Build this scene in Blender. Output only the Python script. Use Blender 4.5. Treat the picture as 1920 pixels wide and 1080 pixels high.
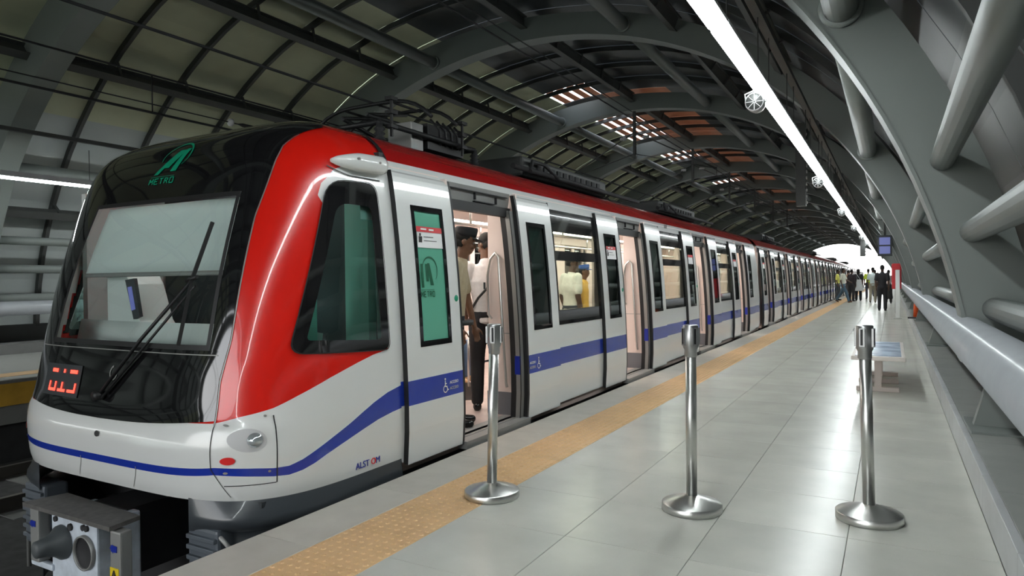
import bpy, bmesh, math, random
from mathutils import Vector, Matrix
random.seed(7)
PI = math.pi
for o in list(bpy.data.objects): bpy.data.objects.remove(o)
sc = bpy.context.scene
COL = sc.collection

# ------------------------------------------------------------------ camera
FPX = 1270.0
yaw, pit, rol = math.atan(712/1270.), math.radians(-.65), math.radians(.6)
Fv = Vector((-math.sin(yaw)*math.cos(pit), math.cos(yaw)*math.cos(pit), math.sin(pit)))
Rv = Vector((math.cos(yaw), math.sin(yaw), 0)); Uv = Rv.cross(Fv)
R2 = Rv*math.cos(rol) - Uv*math.sin(rol); U2 = Rv*math.sin(rol) + Uv*math.cos(rol)
cd = bpy.data.cameras.new('camera'); cam = bpy.data.objects.new('camera', cd); COL.objects.link(cam)
m = Matrix.Identity(4)
for i in range(3):
    m[i][0], m[i][1], m[i][2] = R2[i], U2[i], -Fv[i]
m[0][3], m[1][3], m[2][3] = 0, 0, 1.30
cam.matrix_world = m
cd.sensor_width = 36; cd.lens = 36*FPX/1920; cd.clip_end = 600; cd.clip_start = .05
sc.camera = cam

# ------------------------------------------------------------------ world + exposure
w = bpy.data.worlds.new('world'); sc.world = w; w.use_nodes = True
nt = w.node_tree; nt.nodes.clear()
bg = nt.nodes.new('ShaderNodeBackground'); wo = nt.nodes.new('ShaderNodeOutputWorld')
tc = nt.nodes.new('ShaderNodeTexCoord'); sx = nt.nodes.new('ShaderNodeSeparateXYZ'); cr = nt.nodes.new('ShaderNodeValToRGB')
nt.links.new(tc.outputs['Generated'], sx.inputs[0]); nt.links.new(sx.outputs['Z'], cr.inputs[0])
cr.color_ramp.elements[0].color = (.95, .95, .93, 1); cr.color_ramp.elements[1].color = (.62, .74, .92, 1)
nt.links.new(cr.outputs[0], bg.inputs[0]); nt.links.new(bg.outputs[0], wo.inputs[0])
WORLD = 3.3
bg.inputs[1].default_value = WORLD
TUBE = 19.0      # luminaires over the platforms
TRAIN_L = 12.0    # saloon lights inside the train
sc.view_settings.view_transform = 'Standard'; sc.view_settings.look = 'None'
sc.view_settings.exposure = 0.68; sc.view_settings.gamma = 1.0
sc.view_settings.use_curve_mapping = False
sc.cycles.max_bounces = 8; sc.cycles.transparent_max_bounces = 12; sc.cycles.diffuse_bounces = 4
sc.cycles.glossy_bounces = 4; sc.cycles.sample_clamp_indirect = 6; sc.cycles.caustics_reflective = False

# ------------------------------------------------------------------ materials
def srgb(r, g, b):
    f = lambda c: (c/255/12.92) if c/255 <= .04045 else ((c/255+.055)/1.055)**2.4
    return (f(r), f(g), f(b), 1)
def mat(name, col, rough=.5, metal=0., noise=0., nscale=6., coat=0., rnoise=0., bump=0., emis=None, es=0., spec=.5, rand=0.):
    m = bpy.data.materials.new(name); m.use_nodes = True
    nt = m.node_tree; b = nt.nodes['Principled BSDF']
    b.inputs['Base Color'].default_value = col; b.inputs['Roughness'].default_value = rough
    b.inputs['Metallic'].default_value = metal; b.inputs['Coat Weight'].default_value = coat
    b.inputs['Coat Roughness'].default_value = .04; b.inputs['Specular IOR Level'].default_value = spec
    if emis: b.inputs['Emission Color'].default_value = emis; b.inputs['Emission Strength'].default_value = es
    L = nt.links.new
    g = nt.nodes.new('ShaderNodeNewGeometry'); n = nt.nodes.new('ShaderNodeTexNoise')
    n.inputs['Scale'].default_value = nscale; n.inputs['Detail'].default_value = 5
    L(g.outputs['Position'], n.inputs['Vector'])
    if noise or rand:
        hv = nt.nodes.new('ShaderNodeHueSaturation'); hv.inputs['Color'].default_value = col
        mr = nt.nodes.new('ShaderNodeMapRange'); mr.inputs['To Min'].default_value = 1-noise; mr.inputs['To Max'].default_value = 1+noise
        mr.inputs['From Min'].default_value = .25; mr.inputs['From Max'].default_value = .75
        L(n.outputs[0], mr.inputs[0])
        if rand:
            oi = nt.nodes.new('ShaderNodeObjectInfo'); m2 = nt.nodes.new('ShaderNodeMapRange')
            m2.inputs['To Min'].default_value = 1-rand; m2.inputs['To Max'].default_value = 1+rand
            mu = nt.nodes.new('ShaderNodeMath'); mu.operation = 'MULTIPLY'
            L(oi.outputs['Random'], m2.inputs[0]); L(mr.outputs[0], mu.inputs[0]); L(m2.outputs[0], mu.inputs[1]); L(mu.outputs[0], hv.inputs['Value'])
        else: L(mr.outputs[0], hv.inputs['Value'])
        L(hv.outputs[0], b.inputs['Base Color'])
    if rnoise:
        mr = nt.nodes.new('ShaderNodeMapRange'); mr.inputs['From Min'].default_value = .3; mr.inputs['From Max'].default_value = .7
        mr.inputs['To Min'].default_value = max(0, rough-rnoise); mr.inputs['To Max'].default_value = rough+rnoise
        L(n.outputs[0], mr.inputs[0]); L(mr.outputs[0], b.inputs['Roughness'])
    if bump:
        bp = nt.nodes.new('ShaderNodeBump'); bp.inputs['Strength'].default_value = bump; bp.inputs['Distance'].default_value = .01
        L(n.outputs[0], bp.inputs['Height']); L(bp.outputs[0], b.inputs['Normal'])
    return m
def glass(name, tint=(.75, .9, .84, 1), refl=.12):
    m = bpy.data.materials.new(name); m.use_nodes = True; nt = m.node_tree; nt.nodes.clear()
    o = nt.nodes.new('ShaderNodeOutputMaterial'); mx = nt.nodes.new('ShaderNodeMixShader')
    t = nt.nodes.new('ShaderNodeBsdfTransparent'); g = nt.nodes.new('ShaderNodeBsdfGlossy'); f = nt.nodes.new('ShaderNodeFresnel')
    f.inputs[0].default_value = 1.5; t.inputs[0].default_value = tint; g.inputs[1].default_value = .01
    g.inputs[0].default_value = (.9, .95, .93, 1)
    ad = nt.nodes.new('ShaderNodeMath'); ad.operation = 'ADD'; ad.inputs[1].default_value = refl*.3
    nt.links.new(f.outputs[0], ad.inputs[0]); nt.links.new(ad.outputs[0], mx.inputs[0])
    nt.links.new(t.outputs[0], mx.inputs[1]); nt.links.new(g.outputs[0], mx.inputs[2]); nt.links.new(mx.outputs[0], o.inputs[0])
    return m
M = {}
M['terrazzo'] = mat('polished_tile', (.53, .53, .48, 1), .25, spec=.38, noise=.09, nscale=2.5, rand=.045)
M['edge'] = mat('edge_slab', (.48, .45, .40, 1), .42, noise=.1, nscale=5, rand=.04)
M['tactile'] = mat('tactile_tile', (.66, .42, .21, 1), .5, noise=.08, nscale=8, rand=.05)
M['grout'] = mat('grout', (.24, .24, .22, 1), .6)
M['kerb'] = mat('kerb_stone', (.42, .43, .44, 1), .4, noise=.15, nscale=3, rand=.05)
M['kerbtop'] = mat('kerb_slab', (.27, .28, .265, 1), .35, noise=.14, nscale=4, rand=.06)
M['steel'] = mat('painted_steel', (.175, .195, .185, 1), .42, noise=.05, nscale=1.5)
M['steeld'] = mat('dark_steel', (.055, .058, .056, 1), .5, noise=.08)
M['clad'] = mat('cladding', (.085, .088, .086, 1), .45, noise=.08, nscale=2, rand=.05)
M['roofdark'] = mat('roof_sheet_dark', (.06, .064, .066, 1), .45, noise=.1, nscale=2, rand=.08)
M['roofpale'] = mat('roof_sheet_pale', (.50, .52, .36, 1), .6, noise=.1, nscale=1.2, rand=.05)
M['roofwall'] = mat('side_sheet', (.40, .43, .42, 1), .55, noise=.06, nscale=1.2, rand=.03)
M['brown'] = mat('roof_sheet_brown', (.55, .24, .13, 1), .5, noise=.2, nscale=3)
M['rail'] = mat('rail_paint', (.36, .38, .40, 1), .25, noise=.04, coat=.3)
M['chrome'] = mat('brushed_steel', (.62, .62, .60, 1), .31, 1.0)
M['chromed'] = mat('dull_steel', (.45, .45, .45, 1), .35, 1.0)
M['white'] = mat('white_paint', (.74, .75, .735, 1), .22, coat=.5)
M['black'] = mat('black_gloss', (.008, .008, .009, 1), .06, coat=1.)
M['blackm'] = mat('black_rubber', (.012, .012, .013, 1), .5)
M['cavity'] = mat('underframe', (.018, .018, .02, 1), .7, noise=.3)
M['skirt'] = mat('skirt_grey', (.045, .052, .06, 1), .28, coat=.3)
M['fender'] = mat('fender_rubber', (.09, .105, .125, 1), .45)
M['greym'] = mat('grey_metal', (.30, .30, .29, 1), .4, .3)
M['red'] = mat('red_plastic', (.75, .02, .02, 1), .3, coat=.3)
M['redpaint'] = mat('red_sign', (.65, .03, .04, 1), .4)
M['blue'] = mat('blue_vinyl', (.012, .03, .33, 1), .3)
M['green'] = mat('green_emblem', (.0, .30, .16, 1), .4)
M['greend'] = mat('green_print', (.005, .10, .05, 1), .4)
M['int'] = mat('saloon_panel', (.80, .68, .63, 1), .35)
M['intf'] = mat('saloon_floor', (.50, .40, .36, 1), .35, noise=.1)
M['intg'] = mat('saloon_grey', (.16, .17, .19, 1), .4)
M['cabw'] = mat('cab_panel', (.62, .66, .64, 1), .4)
M['cabd'] = mat('cab_dark', (.03, .035, .04, 1), .6)
M['blind'] = mat('roller_blind', (.90, .95, .94, 1), .8)
def translucent(m, fac, col):
    nt = m.node_tree; b = nt.nodes['Principled BSDF']; o = nt.nodes['Material Output']
    t = nt.nodes.new('ShaderNodeBsdfTranslucent'); t.inputs[0].default_value = col; x = nt.nodes.new('ShaderNodeMixShader'); x.inputs[0].default_value = fac
    nt.links.new(b.outputs[0], x.inputs[1]); nt.links.new(t.outputs[0], x.inputs[2]); nt.links.new(x.outputs[0], o.inputs[0])
translucent(M['blind'], .45, (.85, .92, .90, 1))
translucent(M['brown'], .13, (.75, .45, .30, 1))
M['cabfill'] = mat('added_cab_light', (.9, .9, .9, 1), .4, emis=(.9, 1, .98, 1), es=9.0)  # glow for the panel added to brighten the cab
M['mint'] = mat('mint_panel', (.34, .70, .60, 1), .5)
M['doorgreen'] = mat('door_window_film', (.13, .42, .30, 1), .18)
M['paper'] = mat('white_notice', (.85, .85, .85, 1), .5)
M['ink'] = mat('black_ink', (.03, .03, .03, 1), .5)
M['orange'] = mat('orange_plastic', (.85, .12, .03, 1), .45)
M['yellow'] = mat('yellow_label', (.85, .62, .02, 1), .4)
M['fascia'] = mat('yellow_fascia', (.48, .27, .03, 1), .6, noise=.15)
M['concrete'] = mat('concrete', (.17, .17, .165, 1), .8, noise=.2, nscale=2)
M['ballast'] = mat('track_bed', (.045, .045, .045, 1), .85, noise=.4, nscale=8)
M['railsteel'] = mat('rail_steel', (.12, .11, .10, 1), .4, .8)
M['lamp'] = mat('lamp_diffuser', (.9, .9, .9, 1), .4, emis=(.93, 1, 1, 1), es=TUBE)
M['lampw'] = mat('saloon_lamp', (.9, .9, .9, 1), .4, emis=(1, .93, .85, 1), es=TRAIN_L)
M['led'] = mat('led_red', (.3, 0, 0, 1), .4, emis=(1, .05, .03, 1), es=2.6)
M['screen'] = mat('blue_screen', (.02, .02, .05, 1), .3, emis=(.25, .3, .8, 1), es=.25)
M['lens'] = mat('lamp_lens', (.55, .6, .62, 1), .05, .6, coat=1)
M['ins'] = mat('insulator', (.55, .55, .55, 1), .4)
M['ochre'] = mat('ochre_sheet', (.6, .36, .12, 1), .6)
M['glass'] = glass('window_glass', (.62, .74, .64, 1))
M['glassd'] = glass('tinted_door_glass', (.16, .26, .23, 1), .25)
M['glassc'] = glass('cab_glass', (.58, .86, .79, 1), .05)
M['windsc'] = glass('windscreen_glass', (.94, 1, .99, 1), .0)
M['lightgrey'] = mat('light_grey_shell', (.55, .55, .56, 1), .4)
M['ground'] = mat('distant_ground', (.22, .24, .19, 1), .9, noise=.2, nscale=.1)

# ------------------------------------------------------------------ mesh helpers
class MB:
    def __init__(s): s.v = []; s.f = []; s.m = []; s.smooth = []
    def add(s, vs, fs, mi=0, sm=False):
        n = len(s.v); s.v += [tuple(p) for p in vs]
        for f in fs: s.f.append([i+n for i in f]); s.m.append(mi); s.smooth.append(sm)
        return s
    def box(s, x0, x1, y0, y1, z0, z1, mi=0):
        vs = [(x, y, z) for x in (x0, x1) for y in (y0, y1) for z in (z0, z1)]
        return s.add(vs, [(0,1,3,2),(4,6,7,5),(0,4,5,1),(2,3,7,6),(0,2,6,4),(1,5,7,3)], mi)
    def bar(s, a, b, w, h, mi=0, up=(0,0,1)):
        a = Vector(a); b = Vector(b); d = (b-a).normalized(); u = Vector(up)
        r = d.cross(u)
        if r.length < 1e-4: r = d.cross(Vector((1,0,0)))
        r.normalize(); u = r.cross(d)
        vs = [p + r*i*w/2 + u*j*h/2 for p in (a, b) for i in (-1, 1) for j in (-1, 1)]
        return s.add(vs, [(0,1,3,2),(4,6,7,5),(0,4,5,1),(2,3,7,6),(0,2,6,4),(1,5,7,3)], mi)
    def tube(s, pts, r, n=10, mi=0, cap=True):
        pts = [Vector(p) for p in pts]; rr = r if isinstance(r, (list, tuple)) else [r]*len(pts)
        k0 = len(s.v); prev = None
        for i, p in enumerate(pts):
            d = (pts[min(i+1, len(pts)-1)] - pts[max(i-1, 0)]).normalized()
            if prev is None:
                q = d.cross(Vector((0,0,1)))
                if q.length < 1e-3: q = d.cross(Vector((1,0,0)))
            else: q = prev - d*prev.dot(d)
            q.normalize(); prev = q; t = d.cross(q)
            for k in range(n):
                a = 2*PI*k/n; s.v.append(tuple(p + (q*math.cos(a)+t*math.sin(a))*rr[i]))
        for i in range(len(pts)-1):
            for k in range(n):
                a = k0+i*n+k; b = k0+i*n+(k+1) % n
                s.f.append([a, b, b+n, a+n]); s.m.append(mi); s.smooth.append(True)
        if cap:
            s.f.append([k0+k for k in range(n)][::-1]); s.m.append(mi); s.smooth.append(False)
            e = k0+(len(pts)-1)*n; s.f.append([e+k for k in range(n)]); s.m.append(mi); s.smooth.append(False)
        return s
    def lathe(s, c, prof, n=24, mi=0, axis='z'):
        k0 = len(s.v)
        for r, h in prof:
            for k in range(n):
                a = 2*PI*k/n; x, y = r*math.cos(a), r*math.sin(a)
                s.v.append((c[0]+x, c[1]+y, c[2]+h) if axis == 'z' else ((c[0]+x, c[1]+h, c[2]+y) if axis == 'y' else (c[0]+h, c[1]+x, c[2]+y)))
        for i in range(len(prof)-1):
            for k in range(n):
                a = k0+i*n+k; b = k0+i*n+(k+1) % n
                s.f.append([a, b, b+n, a+n]); s.m.append(mi); s.smooth.append(True)
        return s
    def grid(s, rows, mi=0, sm=True, close=False):
        k0 = len(s.v); nr, nc = len(rows), len(rows[0])
        for r in rows: s.v += [tuple(p) for p in r]
        for i in range(nr-1):
            for j in range(nc-1 if not close else nc):
                a = k0+i*nc+j; b = k0+i*nc+(j+1) % nc
                s.f.append([a, b, b+nc, a+nc]); s.m.append(mi); s.smooth.append(sm)
        return s
    def poly(s, pts, y0, y1, mi=0, axis='y'):   # extrude polygon given as (u,v) along axis
        n = len(pts)
        def P3(u, v, h): return (u, h, v) if axis == 'y' else ((h, u, v) if axis == 'x' else (u, v, h))
        vs = [P3(u, v, y0) for u, v in pts] + [P3(u, v, y1) for u, v in pts]
        fs = [list(range(n)), list(range(2*n-1, n-1, -1))] + [[i, (i+1) % n, n+(i+1) % n, n+i] for i in range(n)]
        return s.add(vs, fs, mi)
def root_loc(p):
    v = Vector((0,0,0))
    while p is not None: v = v + p.location; p = p.parent
    return v
def obj(name, mb, mats, parent=None, label=None, local=False, thick=0., bevel=0., sharp=False):
    me = bpy.data.meshes.new(name)
    off = Vector((0,0,0)) if (local or parent is None) else root_loc(parent)
    me.from_pydata([(x-off.x, y-off.y, z-off.z) for x, y, z in mb.v], [], mb.f)
    if not isinstance(mats, (list, tuple)): mats = [mats]
    for q in mats: me.materials.append(q)
    me.polygons.foreach_set('material_index', mb.m); me.polygons.foreach_set('use_smooth', mb.smooth)
    me.update()
    bm = bmesh.new(); bm.from_mesh(me); bmesh.ops.recalc_face_normals(bm, faces=bm.faces)
    if thick: bmesh.ops.solidify(bm, geom=bm.faces[:], thickness=thick)
    if bevel:
        es = [e for e in bm.edges if len(e.link_faces) == 2 and e.calc_face_angle(0) > .6]
        bmesh.ops.bevel(bm, geom=es, offset=bevel, segments=2, affect='EDGES', profile=.6)
    bm.to_mesh(me); bm.free()
    o = bpy.data.objects.new(name, me); COL.objects.link(o)
    if parent is not None: o.parent = parent
    if label: o['label'] = label
    return o
def thing(name, label, cat, loc=(0,0,0), group=None, rz=0.):
    o = bpy.data.objects.new(name, None); COL.objects.link(o); o.location = loc; o.rotation_euler.z = rz
    o.empty_display_size = .1
    if label: o['label'] = label
    if cat: o['category'] = cat
    if group: o['group'] = group
    return o
def tag(o, label, cat, group=None, kind=None):
    if label: o['label'] = label
    if cat: o['category'] = cat
    if group: o['group'] = group
    if kind: o['kind'] = kind
    return o
def struct(name, loc=(0,0,0), label=None):
    o = bpy.data.objects.new(name, None); COL.objects.link(o); o.location = loc; o['kind'] = 'structure'
    if label: o['label'] = label
    return o
def copy_tree(o, parent=None):
    c = o.copy(); COL.objects.link(c); c.parent = parent
    for ch in list(o.children): copy_tree(ch, c)
    return c
def inst(name, src, parent, loc):
    o = bpy.data.objects.new(name, src.data); COL.objects.link(o); o.parent = parent; o.location = loc; return o
def text(name, s, size, mtx, material, parent, ext=.0015, align='CENTER'):
    cu = bpy.data.curves.new(name, 'FONT'); cu.body = s; cu.size = size; cu.extrude = ext; cu.align_x = align; cu.align_y = 'CENTER'
    cu.materials.append(material)
    o = bpy.data.objects.new(name, cu); COL.objects.link(o)
    dg = bpy.context.evaluated_depsgraph_get(); me = bpy.data.meshes.new_from_object(o.evaluated_get(dg))
    bpy.data.objects.remove(o)
    me.transform(mtx)
    o = bpy.data.objects.new(name, me); COL.objects.link(o)
    if parent is not None:
        o.parent = parent; me.transform(Matrix.Translation(-root_loc(parent)))
    return o
def frame_mtx(p, right, up):
    r = Vector(right).normalized(); u = Vector(up); u = (u - r*u.dot(r)).normalized(); n = r.cross(u)
    m = Matrix.Identity(4)
    for i in range(3): m[i][0], m[i][1], m[i][2], m[i][3] = r[i], u[i], n[i], p[i]
    return m
def interp(x, xs, ys):
    if x <= xs[0]: return ys[0]
    for i in range(1, len(xs)):
        if x <= xs[i]:
            t = (x-xs[i-1])/(xs[i]-xs[i-1]); return ys[i-1]+(ys[i]-ys[i-1])*t
    return ys[-1]

# ================================================================== STRUCTURE
CX, RA, RB, RAL = -6.70, 7.46, 6.55, 7.95        # arch: ellipse centre and semi-axes
RIB0, BAY, NR = 5.95, 6.8, 17
def el(a, dr=0.):
    if dr > 0 and a > 80:      # the girder deepens towards the far side
        t = min(1, (a-80)/50); dr += .30*t*t*(3-2*t)*min(1, dr/.2)
    ax = RA if a <= 90 else RAL
    a = math.radians(a); return (CX+(ax+dr)*math.cos(a), (RB+dr)*math.sin(a))
YEND = RIB0+BAY*(NR-1)

# ---- floor of our platform: slab, tiles, edge slabs, tactile tiles
floor = struct('floor', (-1.2, 0, 0), 'polished grey tiled platform floor with a yellow tactile strip')
obj('slab', MB().box(-2.84, 2.2, -6, YEND+4, -.5, -.012), M['grout'], floor)
obj('platform_wall', MB().box(-2.82, -2.2, -6, YEND+4, -1.15, -.5), M['concrete'], floor)
def tilemesh(sx, sy, g=.0018, h=.013, bumps=0):
    mb = MB(); x, y = sx/2-g/2, sy/2-g/2; c = .002
    mb.add([(-x,-y,-h),(x,-y,-h),(x,y,-h),(-x,y,-h),(-x,-y,-c),(x,-y,-c),(x,y,-c),(-x,y,-c),(-x+c,-y+c,0),(x-c,-y+c,0),(x-c,y-c,0),(-x+c,y-c,0)],
           [(0,1,5,4),(1,2,6,5),(2,3,7,6),(3,0,4,7),(4,5,9,8),(5,6,10,9),(6,7,11,10),(7,4,8,11),(8,9,10,11)])
    for i in range(bumps):
        for j in range(bumps):
            cx, cy = (i+.5)/bumps*sx-sx/2, (j+.5)/bumps*sy-sy/2; r = .015; t = .009
            p = [(cx+r*math.cos(k*PI/3), cy+r*math.sin(k*PI/3), 0) for k in range(6)]
            q = [(cx+t*math.cos(k*PI/3), cy+t*math.sin(k*PI/3), .004) for k in range(6)]
            mb.add(p+q, [(k, (k+1) % 6, 6+(k+1) % 6, 6+k) for k in range(6)]+[tuple(range(6, 12))])
    return mb
def strip(name, parent, x0, x1, nc, ly, y0, n_parts, y1, material, z=0., bumps=0):
    """one object per tile for the first n_parts rows, the rest joined into one 'stuff' part"""
    sx = (x1-x0)/nc; src = None; L = root_loc(parent); y = y0; k = 0; rest = MB()
    tm = tilemesh(sx, ly, bumps=bumps); tm2 = tilemesh(sx, ly)
    while y < y1:
        for c in range(nc):
            cx, cy = x0+(c+.5)*sx, y+ly/2
            if k < n_parts:
                if src is None:
                    src = obj(name, tm, material, parent, local=True); src.location = Vector((cx, cy, z))-L
                else: inst(name, src, parent, Vector((cx, cy, z))-L)
            else: rest.add([(p[0]+cx, p[1]+cy, p[2]+z) for p in tm2.v], tm2.f)
        y += ly; k += 1
    if rest.v:
        o = obj(name+'_run', rest, material, parent); o['kind'] = 'stuff'
strip('tile', floor, -2.08, .43, 4, .6275, .6, 72, YEND+4, M['terrazzo'])
strip('edge_slab', floor, -2.86, -2.50, 1, .90, .6, 60, YEND+4, M['edge'])
strip('tactile_tile', floor, -2.50, -2.08, 1, .42, .6, 110, YEND+4, M['tactile'], bumps=8)
# kerb at the foot of the wall
kerb = struct('trim_1', (.5, 0, 0), 'raised stone kerb along the foot of the arch wall')
obj('bedding', MB().box(.45, 2.2, -6, YEND+4, -.01, .185), M['grout'], kerb)
src = None; y = .9; k = 0; rest = MB()
while y < YEND+2:
    if k < 60:
        if src is None:
            src = obj('kerb_stone', MB().box(-.02, .02, -.598, .598, 0, .2), M['kerb'], kerb, local=True, bevel=.004); src.location = Vector((.45, y+.6, 0))-kerb.location
        else: inst('kerb_stone', src, kerb, Vector((.45, y+.6, 0))-kerb.location)
    else: rest.box(.43, .47, y+.002, y+1.198, 0, .2)
    y += 1.2; k += 1
o = obj('kerb_run', rest, M['kerb'], kerb); o['kind'] = 'stuff'
strip('slab_stone', kerb, .47, 2.0, 1, 1.2, .6, 60, YEND+2, M['kerbtop'], z=.2)

# ---- opposite platform (mirror side)
MX = 2*CX
far = struct('floor_opposite', (MX+1.2, 10, 0), 'opposite platform with pale floor and yellow fascia')
obj('slab', MB().box(MX-2.6, MX+2.84, -2, YEND+4, -.6, 0), M['concrete'], far)
obj('paving', MB().box(MX-.95, MX+2.86, -2, YEND+4, 0, .012), mat('far_paving', (.36, .36, .34, 1), .3, noise=.06), far)
obj('tactile_strip', MB().box(MX+2.08, MX+2.5, -2, YEND+4, .012, .016), M['tactile'], far)
obj('fascia', MB().box(MX+2.84, MX+2.88, -2, YEND+4, -.34, -.04), M['fascia'], far)
obj('kerb_stone', MB().box(MX-2.6, MX-.95, -2, YEND+4, 0, .2), M['concrete'], far)
obj('platform_wall', MB().box(MX+2.2, MX+2.7, -2, YEND+4, -1.15, -.6), M['cavity'], far)
# ---- track bed
bed = struct('floor_track_bed', (CX, 10, -1.1), 'dark track bed with running rails between the platforms')
obj('bed', MB().box(MX+2.2, -2.2, -30, 190, -1.35, -1.15), M['ballast'], bed)
mb = MB()
for cx in (-4.3, MX+4.3):
    for s in (-.72, .72):
        obj('running_rail', MB().box(cx+s-.07, cx+s+.07, -30, 190, -1.15, -1.13).box(cx+s-.012, cx+s+.012, -30, 190, -1.13, -1.03).box(cx+s-.035, cx+s+.035, -30, 190, -1.03, -.99), M['railsteel'], bed)
src = None
for cx in (-4.3, MX+4.3):
    for k in range(30):
        p = Vector((cx, -4+k*.7, -1.15))-bed.location
        if src is None: src = obj('sleeper', MB().box(-1.1, 1.1, -.11, .11, -.02, .01), M['concrete'], bed, local=True); src.location = p
        else: inst('sleeper', src, bed, p)
g = obj('ground', MB().box(-300, 300, -200, 500, -8.2, -8), M['ground']); g['kind'] = 'structure'; g['label'] = 'distant ground far below the elevated station'

# ---- arch ribs, tubes, purlins, roof sheets
ceil = struct('ceiling', (CX, 50, 6.3), 'arched steel station roof of grey ribs, tubes and sheets')
N = 72
def ribmesh():
    mb = MB(); T = .17
    a0, a1 = 7.0, 173.4
    loops = []
    for i in range(N+1):
        a = a0+(a1-a0)*i/N
        xi, zi = el(a, -.21); xo, zo = el(a, .21)
        xi2, zi2 = el(a, -.235)
        loops.append(((xi, zi), (xo, zo), (xi2, zi2)))
    def ring(sel, y): return [(p[sel][0]-CX, y, p[sel][1]) for p in loops]
    mb.grid([ring(0, -T), ring(1, -T)], sm=False); mb.grid([ring(1, T), ring(0, T)], sm=False)
    mb.grid([ring(1, -T), ring(1, T)])
    # soffit flange, proud of the web by 3 cm each side
    F = T+.012
    mb.grid([ring(0, -F), ring(2, -F)], sm=False); mb.grid([ring(2, -F), ring(2, F)]); mb.grid([ring(2, F), ring(0, F)], sm=False)
    mb.grid([ring(0, F), ring(0, -F)])
    # trapezoid feet
    for s in (1, -1):
        RA_ = RA if s > 0 else RAL
        pts = [(s*(RA_-.32), .95), (s*(RA_-.30), .80), (s*(RA_-.18), .64), (s*(RA_-.16), .54), (s*(RA_-.25), .20), (s*(RA_+.60), .20), (s*(RA_+.45), .95)]
        mb.poly(pts, -.05, .05)
        mb.box(min(s*(RA_-.28), s*(RA_+.5)), max(s*(RA_-.28), s*(RA_+.66)), -.3, .3, .19, .215)
    return mb
src = obj('arch_rib', ribmesh(), M['steel'], ceil, local=True)
NB = -3
ribY = [RIB0+BAY*i for i in range(NB, NR)]
src.location = Vector((CX, ribY[0], 0))-ceil.location
for y in ribY[1:]: inst('arch_rib', src, ceil, Vector((CX, y, 0))-ceil.location)
# one bay of tubes (mesh per tube, shared between bays)
TUBES = [(31, .125), (73, .125), (107, .125), (149, .125), (19.1, .078), (14.3, .078), (9.4, .078), (160.9, .078), (165.7, .078), (170.6, .078)]
PURL = [(48, .2), (65, .2), (90, .2), (115, .2), (132, .2), (150+7, .14)]
for a, r in TUBES:
    x, z = el(a, -.03)
    mb = MB().tube([(0, .19, 0), (0, BAY-.19, 0)], r, 16)
    # end collars
    for yy in ((.18, BAY-.21) if r > .1 else ()): mb.lathe((0, yy, 0), [(r, 0), (r+.035, 0), (r+.035, .03), (r, .03)], 20, axis='y')
    s0 = obj('roof_tube', mb, M['steel'], ceil, local=True); s0.location = Vector((x, ribY[0], z))-ceil.location
    for y in ribY[1:-1]: inst('roof_tube', s0, ceil, Vector((x, y, z))-ceil.location)
for a, h in PURL:
    x, z = el(a, .12); ar = math.radians(a); rad = Vector((math.cos(ar)/RA, 0, math.sin(ar)/RB)).normalized()
    mb = MB()
    mb.bar((0, .17, 0), (0, BAY-.17, 0), .02, h*1.2, up=rad)
    for s in (-1, 1): mb.bar(rad*h*.6*s+Vector((0, .17, 0)), rad*h*.6*s+Vector((0, BAY-.17, 0)), .15, .018, up=rad)
    tv = Vector((0,1,0)).cross(rad)
    for k in range(1, 5):
        for s in (1, -1):
            yy = BAY*k/5; p = -rad*h*.5
            mb.bar(p+tv*s*.02+Vector((0, yy, 0)), p+tv*s*.10+rad*.34+Vector((0, yy, 0)), .05, .03)
    s0 = obj('purlin', mb, M['steeld'], ceil, local=True); s0.location = Vector((x, ribY[0], z))-ceil.location
    for y in ribY[1:-1]: inst('purlin', s0, ceil, Vector((x, y, z))-ceil.location)
# secondary arches (4 per bay)
def arcbar(a0, a1, dr, w, h, n=40):
    mb = MB(); L1 = []
    for i in range(n+1):
        a = a0+(a1-a0)*i/n; (x0, z0), (x1, z1) = el(a, dr-h/2), el(a, dr+h/2)
        L1.append([(x0-CX, -w/2, z0), (x0-CX, w/2, z0), (x1-CX, w/2, z1), (x1-CX, -w/2, z1)])
    mb.grid([list(r) for r in L1], sm=False, close=True)
    return mb
s0 = obj('secondary_arch', arcbar(2, 178, .33, .07, .11), M['steeld'], ceil, local=True); first = True
for b in range(NB, NR-1):
    for k in range(1, 5):
        p = Vector((CX, RIB0+BAY*b+BAY*k/5, 0))-ceil.location
        if first: s0.location = p; first = False
        else: inst('secondary_arch', s0, ceil, p)
# roof sheets
ROWS = [2, 13, 25, 37, 48, 57, 65, 74, 83, 90, 97, 106, 115, 123, 132, 142, 152, 164, 178]
def rowmat(i, bay):
    a = (ROWS[i]+ROWS[i+1])/2
    if a < 25: return 'clad'
    if a < 83: return 'roofdark'
    if 83 <= a <= 97: return 'brown' if bay >= 2 else 'roofdark'
    if a < 104: return 'roofdark'
    if a < 143: return 'roofpale'
    return 'roofwall'
def sheet(a0, a1, y0, y1, dr=.40, t=.03, n=3, g=.012):
    mb = MB(); R = []
    for i in range(n+1):
        a = a0+(a1-a0)*i/n; p, q = el(a, dr), el(a, dr+t)
        R.append([(p[0]-CX, y0+g, p[1]), (p[0]-CX, y1-g, p[1]), (q[0]-CX, y1-g, q[1]), (q[0]-CX, y0+g, q[1])])
    mb.grid(R, sm=False, close=True)
    for r in (R[0], R[-1]): mb.add(r, [(0,1,2,3)])
    return mb
cache = {}; rest = {}; cnt = 0
GAPS = {(1, 4), (2, 1), (2, 2), (2, 3), (2, 4), (3, 1), (3, 2), (3, 3), (4, 1), (4, 2), (5, 0), (5, 1), (6, 1), (8, 2), (8, 3), (10, 1), (10, 2)}
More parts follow.
